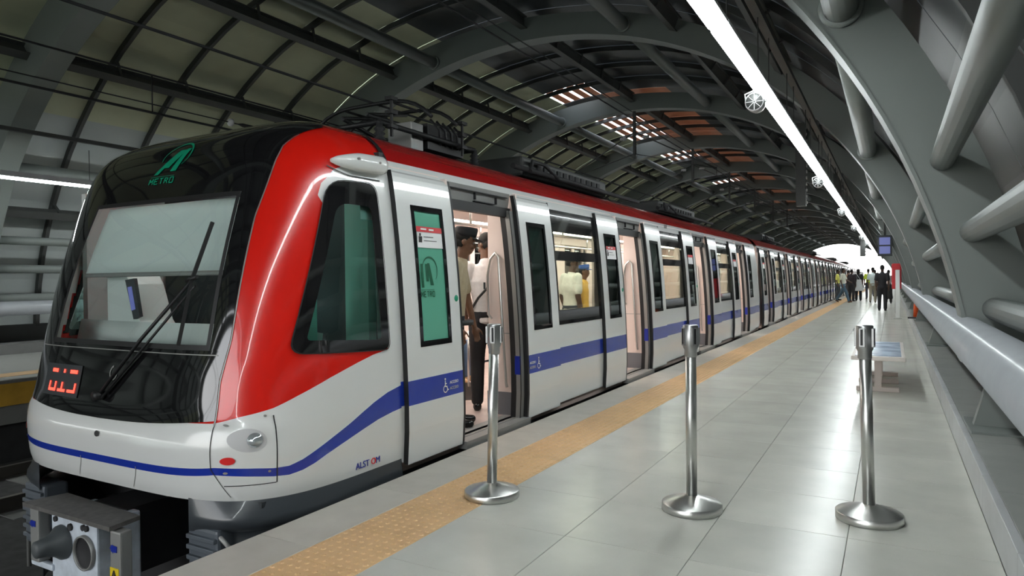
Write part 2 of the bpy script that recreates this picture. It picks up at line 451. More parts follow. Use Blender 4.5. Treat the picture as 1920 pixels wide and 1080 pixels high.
for b in range(NB, NR-1):
    for i in range(len(ROWS)-1):
        mk = rowmat(i, b)
        for k in range(5):
            y0 = RIB0+BAY*b+BAY*k/5; y1 = y0+BAY/5
            if i == 10 and (b, k) in GAPS:
                # louvre blades with open gaps
                for j in range(4):
                    aa = ROWS[i]+(ROWS[i+1]-ROWS[i])*(j+.1)/4
                    sl = sheet(aa, aa+1.45, y0, y1, n=1, t=.02)
                    rest.setdefault('louvre', MB()).add([(p[0]+CX, p[1], p[2]) for p in sl.v], sl.f)
                continue
            if 0 <= b <= 2 or (b == -1 and i < 5):
                key = (i, mk)
                if key not in cache:
                    cache[key] = obj('roof_sheet', sheet(ROWS[i], ROWS[i+1], 0, BAY/5), M[mk], ceil, local=True)
                    cache[key].location = Vector((CX, y0, 0))-ceil.location
                else: inst('roof_sheet', cache[key], ceil, Vector((CX, y0, 0))-ceil.location)
                cnt += 1
            else:
                sl = sheet(ROWS[i], ROWS[i+1], y0, y1)
                rest.setdefault(mk, MB()).add([(p[0]+CX, p[1], p[2]) for p in sl.v], sl.f)
for mk, mb in rest.items():
    o = obj('roof_sheet_run' if mk != 'louvre' else 'louvre_blades', mb, M[mk] if mk != 'louvre' else M['brown'], ceil); o['kind'] = 'stuff'
# base upstand behind the kerb, both sides
o = obj('wall_right', MB().box(.98, 1.10, -2, YEND, .2, .52), M['clad']); o['kind'] = 'structure'
o = obj('wall_left', MB().box(MX-1.95, MX-1.80, -2, YEND, .2, .52), M['clad']); o['kind'] = 'structure'

# ---- leaning rail along the wall
def leaning_rail(x, label, side):
    t = thing('leaning_rail', label, 'rail', (x, 20, .2), 'leaning rails along the arch walls')
    mb = MB().tube([(x, -1, .87), (x, YEND, .87)], .135, 20)
    obj('rail_pipe', mb, M['rail'], t)
    src = None
    for i in range(0, NR):
        yy = RIB0+BAY*i
        b = MB()
        # curved bracket: swells below the pipe where it meets each rib
        prof = [(-.75, .86), (-.55, .75), (-.3, .69), (0, .67), (.3, .69), (.55, .75), (.75, .86)]
        n = len(prof)
        vs = [(x-.06*side*0-.035, yy+p[0], p[1]) for p in prof]+[(x+.035, yy+p[0], p[1]) for p in prof]
        b.add(vs, [list(range(n)), list(range(2*n-1, n-1, -1))]+[[k, k+1, n+k+1, n+k] for k in range(n-1)])
        if src is None: src = obj('rail_bracket', b, M['rail'], t); sy = yy
        else: inst('rail_bracket', src, t, (0, yy-sy, 0))
leaning_rail(.47, 'thick pale grey pipe rail running along the arch wall beside the kerb', 1)
leaning_rail(MX-1.08, 'grey pipe rail along the wall of the opposite platform', -1)

# ---- luminaire lines
ORD = 'first second third fourth fifth sixth seventh eighth ninth tenth eleventh twelfth thirteenth fourteenth fifteenth sixteenth seventeenth eighteenth nineteenth twentieth'.split()
def luminaire_line(x, lab, first):
    LZ = 3.15 if x > -5 else 3.04; out = []
    vis = 0
    for k in range(-14, 52):
        y = 1.0+k*2.27*.9
        if x < -5 and y < 3.0: continue
        if y > YEND-3: break
        if not out:
            t = thing('tube_luminaire', lab, 'ceiling light', (x, y, LZ), first)
            mb = MB().box(x-.075, x+.075, y+.01, y+2.03, LZ, LZ+.03).box(x-.04, x+.04, y+.01, y+2.03, LZ+.03, LZ+.09)
            obj('housing', mb, M['lightgrey'], t)
            obj('diffuser', MB().box(x-.062, x+.062, y+.03, y+2.01, LZ-.035, LZ), M['lamp'], t, bevel=.01)
            for q in (.3, 1.7): obj('hanger', MB().tube([(x, y+q, LZ+.09), (x, y+q, LZ+.62)], .006, 6), M['steeld'], t)
            out.append(t)
        else:
            c = copy_tree(out[0]); c.location.y = y; out.append(c)
        q = out[-1]; vis += 1 if y > 2.0 else 0
        q['label'] = ('slim white tube light %s, %s in the line' % (lab, ORD[vis-1])) if 0 < vis <= 20 else (('tiny distant tube light %s, beyond the twentieth' if vis else 'slim tube light %s, before the first one in view') % lab)
    return out
L1 = luminaire_line(-1.10, 'over the platform with the barrier posts', 'tube lights over the near platform')
L2 = luminaire_line(MX+1.10, 'over the opposite platform', 'tube lights over the opposite platform')
trk = thing('light_track', 'grey carrying channel above the near line of tube lights', 'track', (-1.1, 20, 3.7))
obj('channel', MB().box(-1.14, -1.06, -9, YEND-3, 3.78, 3.84), M['steeld'], trk)
for i in range(0, NR):
    xx, zz = el(40, -.2)
    obj('drop', MB().bar((-1.1, RIB0+BAY*i, 3.78), (-1.1, RIB0+BAY*i, 4.35), .04, .04), M['steeld'], trk)
trk2 = thing('light_track', 'grey carrying channel above the tube lights of the opposite platform', 'track', (MX+1.1, 20, 3.7))
obj('channel', MB().box(MX+1.06, MX+1.14, -9, YEND-3, 3.78, 3.84), M['steeld'], trk2)


# ================================================================== TRAIN
XC, YB, NE = -4.3, 3.7, 4.6
TP = [(-.02,1.315,2.48),(.05,1.33,2.43),(.15,1.34,2.40),(.35,1.34,2.385),(.47,1.34,2.405),(.52,1.338,2.43),(.86,1.325,2.505),(1.4,1.29,2.63),(1.88,1.24,2.785),(2.1,1.20,2.87),(2.23,1.13,2.96),(2.33,1.02,3.11),(2.40,.85,3.29),(2.455,.6,3.47),(2.48,.3,3.6),(2.49,0.02,3.7)]
TZ = [t[0] for t in TP]
def pch(x, ys):      # smooth monotone-ish interpolation
    if x <= TZ[0]: return ys[0]
    if x >= TZ[-1]: return ys[-1]
    i = max(k for k in range(len(TZ)-1) if TZ[k] <= x)
    h = TZ[i+1]-TZ[i]; d = (ys[i+1]-ys[i])/h; t = (x-TZ[i])/h
    def sl(k):
        if k == 0 or k == len(TZ)-1: return d
        a = (ys[k]-ys[k-1])/(TZ[k]-TZ[k-1]); b = (ys[k+1]-ys[k])/(TZ[k+1]-TZ[k])
        return 0 if a*b <= 0 else 2*a*b/(a+b)
    m0, m1 = sl(i), sl(i+1)
    return ys[i]*(2*t**3-3*t*t+1)+h*m0*(t**3-2*t*t+t)+ys[i+1]*(-2*t**3+3*t*t)+h*m1*(t**3-t*t)
WS = [t[1] for t in TP]; YS = [t[2] for t in TP]
def Wz(z): return max(pch(z, WS), .004)
def Y0(z): return pch(z, YS)
def sgp(v, p): return math.copysign(abs(v)**p, v)
def npt(phi, z, off=0.):
    """nose surface, phi 0 (platform side, y=YB) .. pi (far side)"""
    def raw(f, zz):
        return Vector((XC+Wz(zz)*sgp(math.cos(f), 2/NE), YB-(YB-Y0(zz))*abs(math.sin(f))**(2/NE), zz))
    p = raw(phi, z)
    if off:
        e = .01; f0, f1 = max(1e-3, phi-e), min(PI-1e-3, phi+e)
        a = raw(f1, z)-raw(f0, z); b = raw(phi, min(z+.01, 2.489))-raw(phi, z-.01)
        n = a.cross(b)
        if n.length < 1e-12: n = Vector((0, -1, 0))
        n.normalize()
        if n.dot(p-Vector((XC, YB+.5, 1.0))) < 0: n = -n
        p = p+n*off
    return p
def ph_u(u): return math.acos(max(-1, min(1, math.copysign(abs(u)**(NE/2), u))))
def nu(u, z, off=0.): return npt(ph_u(u), z, off)
def side_phi(y, z): 
    v = min(1, max(0, (YB-y)/(YB-Y0(z)))); return math.asin(min(1, v**(NE/2)))
def ns(y, z, off=0., s=1):      # side patch by (y,z)
    if y >= YB: p = Vector((XC+Wz(z)+off, y, z))
    else: p = npt(side_phi(y, z), z, off)
    if s < 0: p.x = 2*XC-p.x
    return p
sideX = lambda z: XC+Wz(z)

# ---- paint: colour by height and (on the cab) by position along the train
def paint(name, cab):
    m = bpy.data.materials.new(name); m.use_nodes = True; nt = m.node_tree; b = nt.nodes['Principled BSDF']; L = nt.links.new
    b.inputs['Roughness'].default_value = .2; b.inputs['Coat Weight'].default_value = .6; b.inputs['Coat Roughness'].default_value = .03
    g = nt.nodes.new('ShaderNodeNewGeometry'); sx = nt.nodes.new('ShaderNodeSeparateXYZ'); L(g.outputs['Position'], sx.inputs[0])
    Y, Z = sx.outputs['Y'], sx.outputs['Z']
    def mth(op, a, bb):
        n = nt.nodes.new('ShaderNodeMath'); n.operation = op
        for i, q in enumerate((a, bb)):
            if isinstance(q, (int, float)): n.inputs[i].default_value = q
            else: L(q, n.inputs[i])
        return n.outputs[0]
    def curve(inp, pts, lo=0., hi=4.):
        x0, x1 = pts[0][0], pts[-1][0]
        mr = nt.nodes.new('ShaderNodeMapRange'); mr.inputs[1].default_value = x0; mr.inputs[2].default_value = x1; L(inp, mr.inputs[0])
        cr = nt.nodes.new('ShaderNodeValToRGB'); r = cr.color_ramp; r.interpolation = 'LINEAR'
        while len(r.elements) > 1: r.elements.remove(r.elements[0])
        for i, (x, v) in enumerate(pts):
            e = r.elements[0] if i == 0 else r.elements.new((x-x0)/(x1-x0))
            e.position = (x-x0)/(x1-x0); c = (v-lo)/(hi-lo); e.color = (c, c, c, 1)
        L(mr.outputs[0], cr.inputs[0])
        m2 = nt.nodes.new('ShaderNodeMapRange'); m2.inputs[3].default_value = lo; m2.inputs[4].default_value = hi; L(cr.outputs[0], m2.inputs[0])
        return m2.outputs[0]
    def mix(fac, a, bb):
        n = nt.nodes.new('ShaderNodeMix'); n.data_type = 'RGBA'; L(fac, n.inputs['Factor'])
        for s, q in (('A', a), ('B', bb)):
            sk = [i for i in n.inputs if i.name == s and i.type == 'RGBA'][0]
            if isinstance(q, tuple): sk.default_value = q
            else: L(q, sk)
        return [o for o in n.outputs if o.type == 'RGBA'][0]
    WH, RD, BL, DK = (.76, .77, .76, 1), (.74, .012, .006, 1), (.010, .035, .36, 1), (.035, .035, .037, 1)
    if cab:
        red_low = curve(Y, [(2.3,.50),(2.49,.509),(2.57,.546),(2.70,.584),(2.83,.639),(2.94,.68),(3.05,.719),(3.17,.755),(3.28,.785),(3.43,.821),(3.58,.842),(3.7,.86)])
        red_y = curve(Z, [(.4,3.565),(.80,3.575),(.88,3.58),(.95,3.3),(1.6,3.2),(1.84,3.08),(1.92,3.115),(1.97,3.17),(2.02,3.22),(2.07,3.35),(2.12,3.8),(2.6,3.9)])
        b_hi = curve(Y, [(2.35,.24),(2.47,.27),(2.60,.258),(2.68,.247),(2.76,.246),(2.84,.268),(2.92,.301),(3.06,.36),(3.20,.416),(3.31,.465),(3.42,.51),(3.56,.555),(3.74,.59),(3.8,.60)])
        b_lo = curve(Y, [(2.35,.192),(2.47,.228),(2.60,.212),(2.68,.200),(2.76,.194),(2.84,.206),(2.92,.230),(3.0,.262),(3.12,.300),(3.23,.332),(3.34,.362),(3.46,.392),(3.60,.415),(3.74,.43),(3.8,.43)])
        isr = mth('MULTIPLY', mth('GREATER_THAN', Z, red_low), mth('LESS_THAN', Y, red_y))
        isb = mth('MULTIPLY', mth('LESS_THAN', Z, b_hi), mth('GREATER_THAN', Z, b_lo))
    else:
        isr = mth('GREATER_THAN', Z, 2.16); isb = mth('MULTIPLY', mth('LESS_THAN', Z, .605), mth('GREATER_THAN', Z, .435))
    if not cab: RD = (.40, .010, .010, 1)  # saloon red painted darker, standing in for weaker light on the stripe
    isd = mth('GREATER_THAN', Z, 2.375)
    c = mix(isr, WH, RD); c = mix(isb, c, BL); c = mix(isd, c, DK)
    L(c, b.inputs['Base Color'])
    return m
P_BODY, P_CAB = paint('body_paint', False), paint('cab_paint', True)

def patch(outer, fn, rings=5, inner=None):
    """surface over a closed outline in parameter space; inner=list -> ring, else filled to the centroid"""
    mb = MB(); n = len(outer)
    if inner is None:
        cx = sum(p[0] for p in outer)/n; cy = sum(p[1] for p in outer)/n; inner = [(cx+(p[0]-cx)*.02, cy+(p[1]-cy)*.02) for p in outer]; fill = True
    else: fill = False
    rows = []
    for i in range(rings+1):
        t = i/rings; rows.append([fn(o[0]+(q[0]-o[0])*t, o[1]+(q[1]-o[1])*t) for o, q in zip(outer, inner)])
    mb.grid(rows, close=True)
    if fill: mb.f.append([rings*n+k for k in range(n)]); mb.m.append(0); mb.smooth.append(True)
    return mb
def rounded(corners, r, seg=5, sub=6):
    """rounded polygon outline; r radius per corner"""
    out = []; n = len(corners)
    for i in range(n):
        p = Vector(corners[i]); a = Vector(corners[i-1]); b = Vector(corners[(i+1) % n]); rr = r[i] if isinstance(r, (list, tuple)) else r
        da, db = (a-p).normalized(), (b-p).normalized()
        s, e = p+da*rr, p+db*rr
        for k in range(seg+1):
            t = k/seg; out.append(tuple(s*(1-t)**2+p*2*t*(1-t)+e*t*t))
        q = Vector(corners[(i+1) % n]); rn = r[(i+1) % n] if isinstance(r, (list, tuple)) else r
        e2 = q+(p-q).normalized()*rn
        for k in range(1, sub): out.append(tuple(e+(e2-e)*k/sub))
    return out
def inside(p, poly):
    c = False; n = len(poly)
    for i in range(n):
        (x1, y1), (x2, y2) = poly[i], poly[i-1]
        if (y1 > p[1]) != (y2 > p[1]) and p[0] < (x2-x1)*(p[1]-y1)/(y2-y1)+x1: c = not c
    return c

cab = thing('metro_train', 'red, white and black leading train car with open doors beside the platform', 'train', (XC, 10, -1.0), 'cars of the metro train')
# cab shell with holes for windscreen mask and side windows
SW_OUT = [(2.80, .885), (3.585, .842), (3.575, 1.965), (3.15, 1.94)]
SW_IN = [(2.90, .955), (3.51, .915), (3.50, 1.80), (3.20, 1.80)]
sw_out = rounded(SW_OUT, [.09, .06, .10, .13]); sw_in = rounded(SW_IN, [.03, .03, .05, .09])
mb = MB(); NPH, zl = 150, []
z = .07
while z < 2.485: zl.append(z); z += .022
zl.append(2.4895)
rows = [[npt(PI*j/NPH, z) for j in range(NPH+1)] for z in zl]
mb.grid(rows)
keep = []
MZU = [(.47,.0),(.5,.725),(.73,.718),(.97,.744),(1.25,.752),(1.70,.768),(1.9,.797),(2.06,.82),(2.15,.84),(2.22,.884),(2.27,.93),(2.32,.975),(2.41,.985)]
def maskU(z): return interp(z, [a for a, b in MZU[1:]], [b for a, b in MZU[1:]])
vs = [Vector(v) for v in mb.v]
for f in mb.f:
    c = sum((vs[i] for i in f), Vector())/4
    u = abs(c.x-XC)/Wz(c.z)
    if .60 < c.z < 2.2 and u < .69 and c.y < 3.2: continue
    if c.y > 2.7 and u > .8 and inside((c.y, c.z), [(2.84,.92),(3.55,.885),(3.535,1.90),(3.17,1.90)]): continue
    keep.append(f)
mb.f = keep; mb.m = [0]*len(keep); mb.smooth = [True]*len(keep)
obj('cab_shell', mb, P_CAB, cab)
# inner lining of the cab
lz = [.58+.06*i for i in range(28)]
mb = MB().grid([[npt(PI*j/60, z, -.028) for j in range(61)] for z in lz]); vs = [Vector(v) for v in mb.v]; keep = []
for f in mb.f:
    c = sum((vs[i] for i in f), Vector())/4; u = abs(c.x-XC)/Wz(c.z)
    if u < .72 and c.y < 3.3: continue
    if c.y > 2.7 and u > .78 and inside((c.y, c.z), [(2.80,.90),(3.58,.86),(3.56,1.93),(3.14,1.93)]): continue
    keep.append(f)
mb.f = keep; mb.m = [0]*len(keep); mb.smooth = [True]*len(keep)
obj('cab_lining', mb, M['cabw'], cab)
# black front mask: u in [-maskU, maskU], with the windscreen opening
GZ0, GZ1 = .91, 1.86
def gl(z): return -.56+.06*(z-GZ0)/(GZ1-GZ0)
def gr(z): return .655+.02*(z-GZ0)/(GZ1-GZ0)
def mz(u, v):   # v 0..1 -> z ; lower edge dips in the middle
    lo = .472+.05*(abs(u)/.72)**2.2; return lo
def mrow(z0f, umin, umax, n, zfun):
    return None
def maskgrid(zA, zB, uA, uB, nz, nu_, off=.007):
    """zA may be callable(u); uA/uB callables of z"""
    R = []
    for i in range(nz+1):
        row = []
        for j in range(nu_+1):
            t = i/nz; zmid = (zA if not callable(zA) else .5)+(zB-(zA if not callable(zA) else .5))*t
            pa, pb = ph_u(uA(zmid)), ph_u(uB(zmid)); f = pa+(pb-pa)*j/nu_
            u = sgp(math.cos(f), 2/NE)
            za = zA(u) if callable(zA) else zA
            row.append(npt(f, za+(zB-za)*t, off))
        R.append(row)
    return R
mb = MB(); neg = lambda z: -maskU(z)
mb.grid(maskgrid(lambda u: mz(u, 0), GZ0, neg, maskU, 10, 60))
mb.grid(maskgrid(GZ0, GZ1, neg, gl, 26, 14)); mb.grid(maskgrid(GZ0, GZ1, gr, maskU, 26, 10))
mb.grid(maskgrid(GZ1, 2.405, neg, maskU, 26, 60))
mask = obj('front_mask', mb, M['black'], cab, 'glossy black front panel around the windscreen')
fr = MB()
for (a, b, c, d) in ((GZ0, GZ1, gl, lambda z: gl(z)+.02), (GZ0, GZ1, lambda z: gr(z)-.02, gr), (GZ0, GZ0+.03, gl, gr), (GZ1-.03, GZ1, gl, gr)):
    fr.grid(maskgrid(a, b, c, d, 12, 20 if c is gl and d is gr else 3, .010))
obj('windscreen_seal', fr, M['blackm'], cab)
obj('windscreen', MB().grid(maskgrid(GZ0, GZ1, gl, gr, 12, 24, .004)), M['windsc'], cab)
bl = MB().grid(maskgrid(1.385, GZ1-.01, lambda z: gl(z)+.04, lambda z: gr(z)-.02, 6, 20, -.05))
blind = obj('sun_blind', bl, M['blind'], cab, 'pale roller blind drawn half down the windscreen', thick=.003)
obj('blind_bar', MB().grid(maskgrid(1.362, 1.39, lambda z: gl(z)+.04, lambda z: gr(z)-.02, 1, 20, -.045)), M['greym'], blind, thick=.006)
# thin joint between mask and lower black panel, and around the mask
def strip_u(zf, u0, u1, w, off, n=40):
    R = []
    for s in (-.5, .5):
        R.append([npt(ph_u(u0+(u1-u0)*j/n), zf(u0+(u1-u0)*j/n)+w*s, off) for j in range(n+1)])
    return R
jt = MB()
jt.grid(strip_u(lambda u: .885, -.70, .70, .006, .0095))
R = []
for s in (0, 1):
    R.append([npt(ph_u(maskU(z))-.012*s, z, .004) for z in [.5+i*.03 for i in range(59)]])
jt.grid(R)
obj('panel_joint', jt, M['greym'], mask)
jb = MB()
R = []
for s in (0, 1): R.append([npt(ph_u(.728 if z > .26 else .728+.05*(.26-z)/.12)-.006*s, z, .003) for z in [.10+i*.02 for i in range(21)]])
jb.grid(R)
obj('bumper_joint', jb, M['cavity'], cab)
# headlight panel outline
hp = [(2.70, .56), (2.70, .165)]
jb = MB()
for s in (1, -1):
    R = []
    for q in (0, .006): R.append([ns(2.693+q, z, .003, s) for z in [.165+i*.02 for i in range(20)]])
    jb.grid(R)
    R = []
    for q in (0, .005): R.append([ns(2.50+.193*i/12, .163+q, .003, s) for i in range(13)])
    jb.grid(R)
o = obj('lamp_panel_joint', jb, M['cavity'], cab); o['kind'] = 'stuff'
def disc_on(c, r, fn, n=28, rings=3, sy=1.): return patch([(c[0]+r*math.cos(2*PI*k/n), c[1]+r*sy*math.sin(2*PI*k/n)) for k in range(n)], fn, rings)
for s in (1, -1):
    cu = .862
    hb = obj('headlight', disc_on((2.578, .417), .072, lambda a, b: ns(a, b, .004, s), sy=.9), M['lightgrey'], cab, 'round recessed headlight')
    c = ns(2.60, .415, .006, s)
    lb = MB().lathe((0,0,0), [(.001, .03), (.018, .027), (.032, .016), (.04, .0), (.043, -.004)], 24, axis='y')
    lb.v = [(x, -y, z) for x, y, z in lb.v]
    lo = obj('lamp_lens', lb, M['lens'], hb, local=True); lo.location = c-root_loc(cab); lo.rotation_euler.z = s*math.radians(48)
    tl = disc_on((2.505, .308), .022, lambda a, b: ns(a, b, .006, s)); obj('tail_lamp', tl, M['red'], cab, 'small round red tail lamp')
    for (yy, zz) in ((2.66, .545), (2.52, .50), (2.50, .24), (2.66, .235)): obj('fixing_bolt', disc_on((yy, zz), .007, lambda a, b: ns(a, b, .005, s), 10, 1), M['greym'], cab)
obj('socket_cap', disc_on((.008, .38), .018, lambda a, b: nu(a, b, .006)), M['blackm'], cab)
# bumper lower flap lines
mb = MB()
for u0 in (-.18, .25):
    R = []
    for q in (0, .004): R.append([nu(u0+q+.04*math.sin((z-.09)*12), z, .003) for z in [.09+i*.012 for i in range(12)]])
    mb.grid(R)
o = obj('flap_joint', mb, M['greym'], cab); o['kind'] = 'stuff'
# side windows of the cab
for s in (1, -1):
    fo = obj('cab_window_frame', patch(sw_out, lambda a, b: ns(a, b, .012, s), 3, sw_in), M['black'], cab)
    ro = rounded([(p[0]+(p[0]-3.3)*.02, p[1]+(p[1]-1.4)*.01) for p in SW_OUT], [.09, .06, .10, .13])
    obj('cab_window_seal', patch(ro, lambda a, b: ns(a, b, .015, s), 1, sw_out), M['blackm'], fo)
    obj('cab_window_pane', patch(sw_in, lambda a, b: ns(a, b, .008, s), 4), M['glassc'], fo)
# lamp / camera pod above the side window
def pod(s):
    mb = MB(); pts = []; n = 16
    for i in range(15):
        t = i/14; y = 3.20+.46*t
        rr = (.052*min(1, (t/.45))**.6+.012) if t < .45 else .064
        if t > .93: rr *= .86
        cz = 2.075+.02*t; px = ns(max(y, 3.2), cz, .012+rr*.55, s)
        pts.append([(px.x+s*rr*.75*math.cos(2*PI*k/n), y, cz+rr*math.sin(2*PI*k/n)) for k in range(n)])
    mb.grid(pts, close=True); mb.f += [list(range(n)), [14*n+k for k in range(n)]]; mb.m += [0, 0]; mb.smooth += [False, False]
    o = obj('marker_pod', mb, M['white'], cab, 'white streamlined pod above the cab side window')
    for y in (3.36, 3.56):
        p = ns(y, 2.09, .10, s); obj('pod_bolt', MB().lathe((p.x, y, 2.10), [(.0, s*.004), (.008, s*.003), (.008, -s*.02)], 10, axis='x'), M['greym'], o)
    g = MB(); R = []
    for q in (0, 1): R.append([ns(3.17+.46*i/12, 2.075-.035-.045*math.sin(min(1, i/5)*PI/2)-.008*q, .008, s) for i in range(13)])
    obj('pod_seal', g.grid(R), M['blackm'], o)
pod(1); pod(-1)
# roof cover joint behind the cab
R = []
for q in (0, .05): R.append([Vector((XC+Wz(z)*s_, 3.72+q, z+.012)) for s_, z in [(1, 2.12+.026*i) for i in range(14)]+[(-1, 2.458-.026*i) for i in range(14)]])
obj('roof_joint', MB().grid(R), M['blackm'], cab)

# emblem: slanted M with an arc, METRO beneath
def emblem(name, fn, material, parent, slant=.45, lab=None):
    """fn(u,v): unit square -> point; strokes drawn as thick ribbons"""
    mb = MB()
    def stroke(a, b, w0, w1=None, n=6):
        w1 = w1 or w0; R = [[], []]
        for i in range(n+1):
            t = i/n; x, y = a[0]+(b[0]-a[0])*t, a[1]+(b[1]-a[1])*t; w = w0+(w1-w0)*t
            R[0].append(fn(x-w/2, y)); R[1].append(fn(x+w/2, y))
        mb.grid(R)
    s = slant
    stroke((.20, .26), (.20+s, .80), .11); stroke((.42, .40), (.42+s*.68, .80), .11); stroke((.62, .31), (.50+s*.68, .82), .15, .11)
    R = [[], []]
    for i in range(25):
        a = math.radians(200-245*i/24); w = .012+.028*math.sin(PI*i/24)
        for j, q in enumerate((-w/2, w/2)):
            rx, ry = .34+q, .30+q; x, y = .56+rx*math.cos(a), .66+ry*math.sin(a); R[j].append(fn(x+s*.3*(y-.66), y))
    mb.grid(R)
    stroke2 = [[fn(.10, .215), fn(.70, .215)], [fn(.10, .205), fn(.70, .205)]]
    mb.grid(stroke2)
    # METRO letters as strokes
    LT = {'M': [((0,0),(0,1)),((0,1),(.5,.4)),((.5,.4),(1,1)),((1,1),(1,0))], 'E': [((0,0),(0,1)),((0,1),(1,1)),((0,.5),(.8,.5)),((0,0),(1,0))],
          'T': [((.5,0),(.5,1)),((0,1),(1,1))], 'R': [((0,0),(0,1)),((0,1),(.9,.9)),((.9,.9),(.9,.55)),((.9,.55),(0,.5)),((.4,.5),(1,0))], 'O': [((0,0),(0,1)),((0,1),(1,1)),((1,1),(1,0)),((1,0),(0,0))]}
    for k, ch in enumerate('METRO'):
        for (a, b) in LT[ch]:
            ax, ay = .10+k*.13+a[0]*.085, .05+a[1]*.12; bx, by = .10+k*.13+b[0]*.085, .05+b[1]*.12
            d = Vector((bx-ax, by-ay)).normalized()*.012; nx, ny = -d.y, d.x
            q = [fn(ax+nx, ay+ny), fn(bx+nx, by+ny), fn(bx-nx, by-ny), fn(ax-nx, ay-ny)]
            mb.add(q, [(0,1,2,3)])
    return obj(name, mb, material, parent, lab)
emblem('metro_emblem', lambda a, b: nu(-.10+.34*a, 1.95+.31*b, .011), M['green'], mask, .42, 'green METRO emblem')
# LED number
led = obj('number_display', MB().grid([[nu(-.56+.335*j/6, .565+.205*i/4, .012) for j in range(7)] for i in range(5)]), M['cabd'], cab, 'dark window with red glowing number 013')
mb = MB()
def ledseg(u0, u1, z0, z1): mb.grid([[nu(u0+(u1-u0)*j/2, z, .0155) for j in range(3)] for z in (z0, z1)])
def ledU(k): return -.50+k*.09
for k, segs in enumerate(([(0,0,1,0),(0,0,0,1),(1,0,1,1)], [(0,0,1,0),(.5,0,.5,1)], [(0,0,1,0),(1,0,1,1)])):
    b = ledU(k); wd, t = .056, .014
    for (x0, y0, x1, y1) in segs:
        if y0 == y1: ledseg(b+x0*wd, b+x1*wd+t, .592+y0*.06, .592+y0*.06+.018)
        else: ledseg(b+x0*wd, b+x0*wd+t, .592, .592+.062)
ledseg(ledU(0)+.01, ledU(0)+.065, .715, .738); ledseg(ledU(1)+.03, ledU(1)+.046, .715, .738); ledseg(ledU(2), ledU(2)+.065, .715, .738)
obj('digit', mb, M['led'], led)
# white ring emblem half hidden behind the wiper
R = [[], []]
for i in range(20):
    a = math.radians(100+250*i/19)
    for j, r in enumerate((.030, .040)): R[j].append(nu(.035+r*math.cos(a)/1.3, .745+r*math.sin(a)*1.15, .010))
obj('ring_mark', MB().grid(R), M['greym'], mask)
# wiper: pivot low in the middle, double arm up to a long blade
pv, el1, tip, low = nu(-.02, .60, .035), nu(.535, 1.305, .06), nu(.575, 1.655, .045), nu(.50, .93, .04)
wp = obj('wiper_arm', MB().tube([pv, (pv+el1)/2+Vector((0,-.02,0)), el1], .011, 8).tube([pv+Vector((.035, 0, -.015)), el1+Vector((.03, 0, -.03))], .008, 8).lathe(tuple(pv), [(0, -.03), (.03, -.03), (.03, .02)], 14, axis='y'), M['blackm'], cab, 'long black windscreen wiper')
obj('wiper_blade', MB().bar(tip, el1, .016, .02).bar(el1, low, .014, .02).tube([el1+Vector((-.05,0,.0)), el1+Vector((.05, 0, .02))], .012, 8), M['blackm'], wp)
# ALSTOM lettering low on the side
p = ns(3.33, .125, .004)
mtx = frame_mtx(p, (ns(3.42, .125)-ns(3.25, .125)), (0, 0, 1))
t1 = text('maker_lettering', 'ALST', .058, frame_mtx(ns(3.235, .128, .004), (0,1,0), (0,0,1)), M['blue'], cab, align='LEFT')
t2 = text('maker_lettering', 'O', .058, frame_mtx(ns(3.378, .128, .004), (0,1,0), (0,0,1)), M['red'], cab, align='LEFT')
t3 = text('maker_lettering', 'M', .058, frame_mtx(ns(3.422, .128, .004), (0,1,0), (0,0,1)), M['blue'], cab, align='LEFT')
# skirts: dark lip and panel under the white shell, both corners
for s in (1, -1):
    R = []
    for off, z in ((-.02, .10), (.0, .07), (.012, .03), (.035, -.01), (.04, -.045), (.02, -.08), (-.03, -.11)):
        row = []
        for j in range(46):
            f = ph_u(.60)*(1-j/45); q = npt(f, .08, 0); c = Vector((XC, YB, .08)); d = (q-c); d.z = 0; d.normalize()
            fade = min(1, (j/9))**.5
            k = max(0, min(1, (YB-q.y)/.75)); o_ = off*(.25+.75*k)*fade
            q = q+d*o_; q.z = z; 
            if s < 0: q.x = 2*XC-q.x
            row.append(q)
        R.append(row)
    lip = obj('fender_lip', MB().grid(R), M['skirt'], cab, 'dark grey rounded lip below the white shell')
    R = []
    for z in (-.09, -.8):
        row = []
        for j in range(30):
            f = ph_u(.80)*(1-j/29); q = npt(f, .08, 0); q.x -= .04; q.y += .03; q.z = z
            if s < 0: q.x = 2*XC-q.x
            row.append(q)
        R.append(row)
    obj('skirt_panel', MB().grid(R), M['skirt'], cab, thick=.01)
    # ribbed corner pad
    xp = XC+s*.90; pad = MB().box(xp-.13, xp+.13, 2.46, 2.62, -.50, -.08)
    po = obj('corner_pad', pad, M['fender'], cab, 'ribbed dark rubber pad at the train corner', bevel=.02)
    for k in range(6): obj('pad_rib', MB().box(xp-.12, xp+.12, 2.44, 2.47, -.15-.06*k, -.125-.06*k), M['fender'], po, bevel=.004)
    obj('corner_tube', MB().tube([(xp+s*.17, 2.50, -.7), (xp+s*.17, 2.50, -.17), (xp+s*.12, 2.48, -.115), (xp-s*.1, 2.48, -.11)], .014, 10), M['greym'], po)
# underframe
uf = MB().box(XC-1.15, XC+1.15, 3.0, 18.2, -.32, .0).box(XC-.9, XC+.9, 2.95, 3.1, -.9, -.3)
obj('underframe', uf, M['cavity'], cab)
obj('side_skirt', MB().box(XC+1.20, XC+1.25, 3.70, 18.2, -.75, .04).box(XC-1.25, XC-1.20, 3.70, 18.2, -.75, .04), M['skirt'], cab)
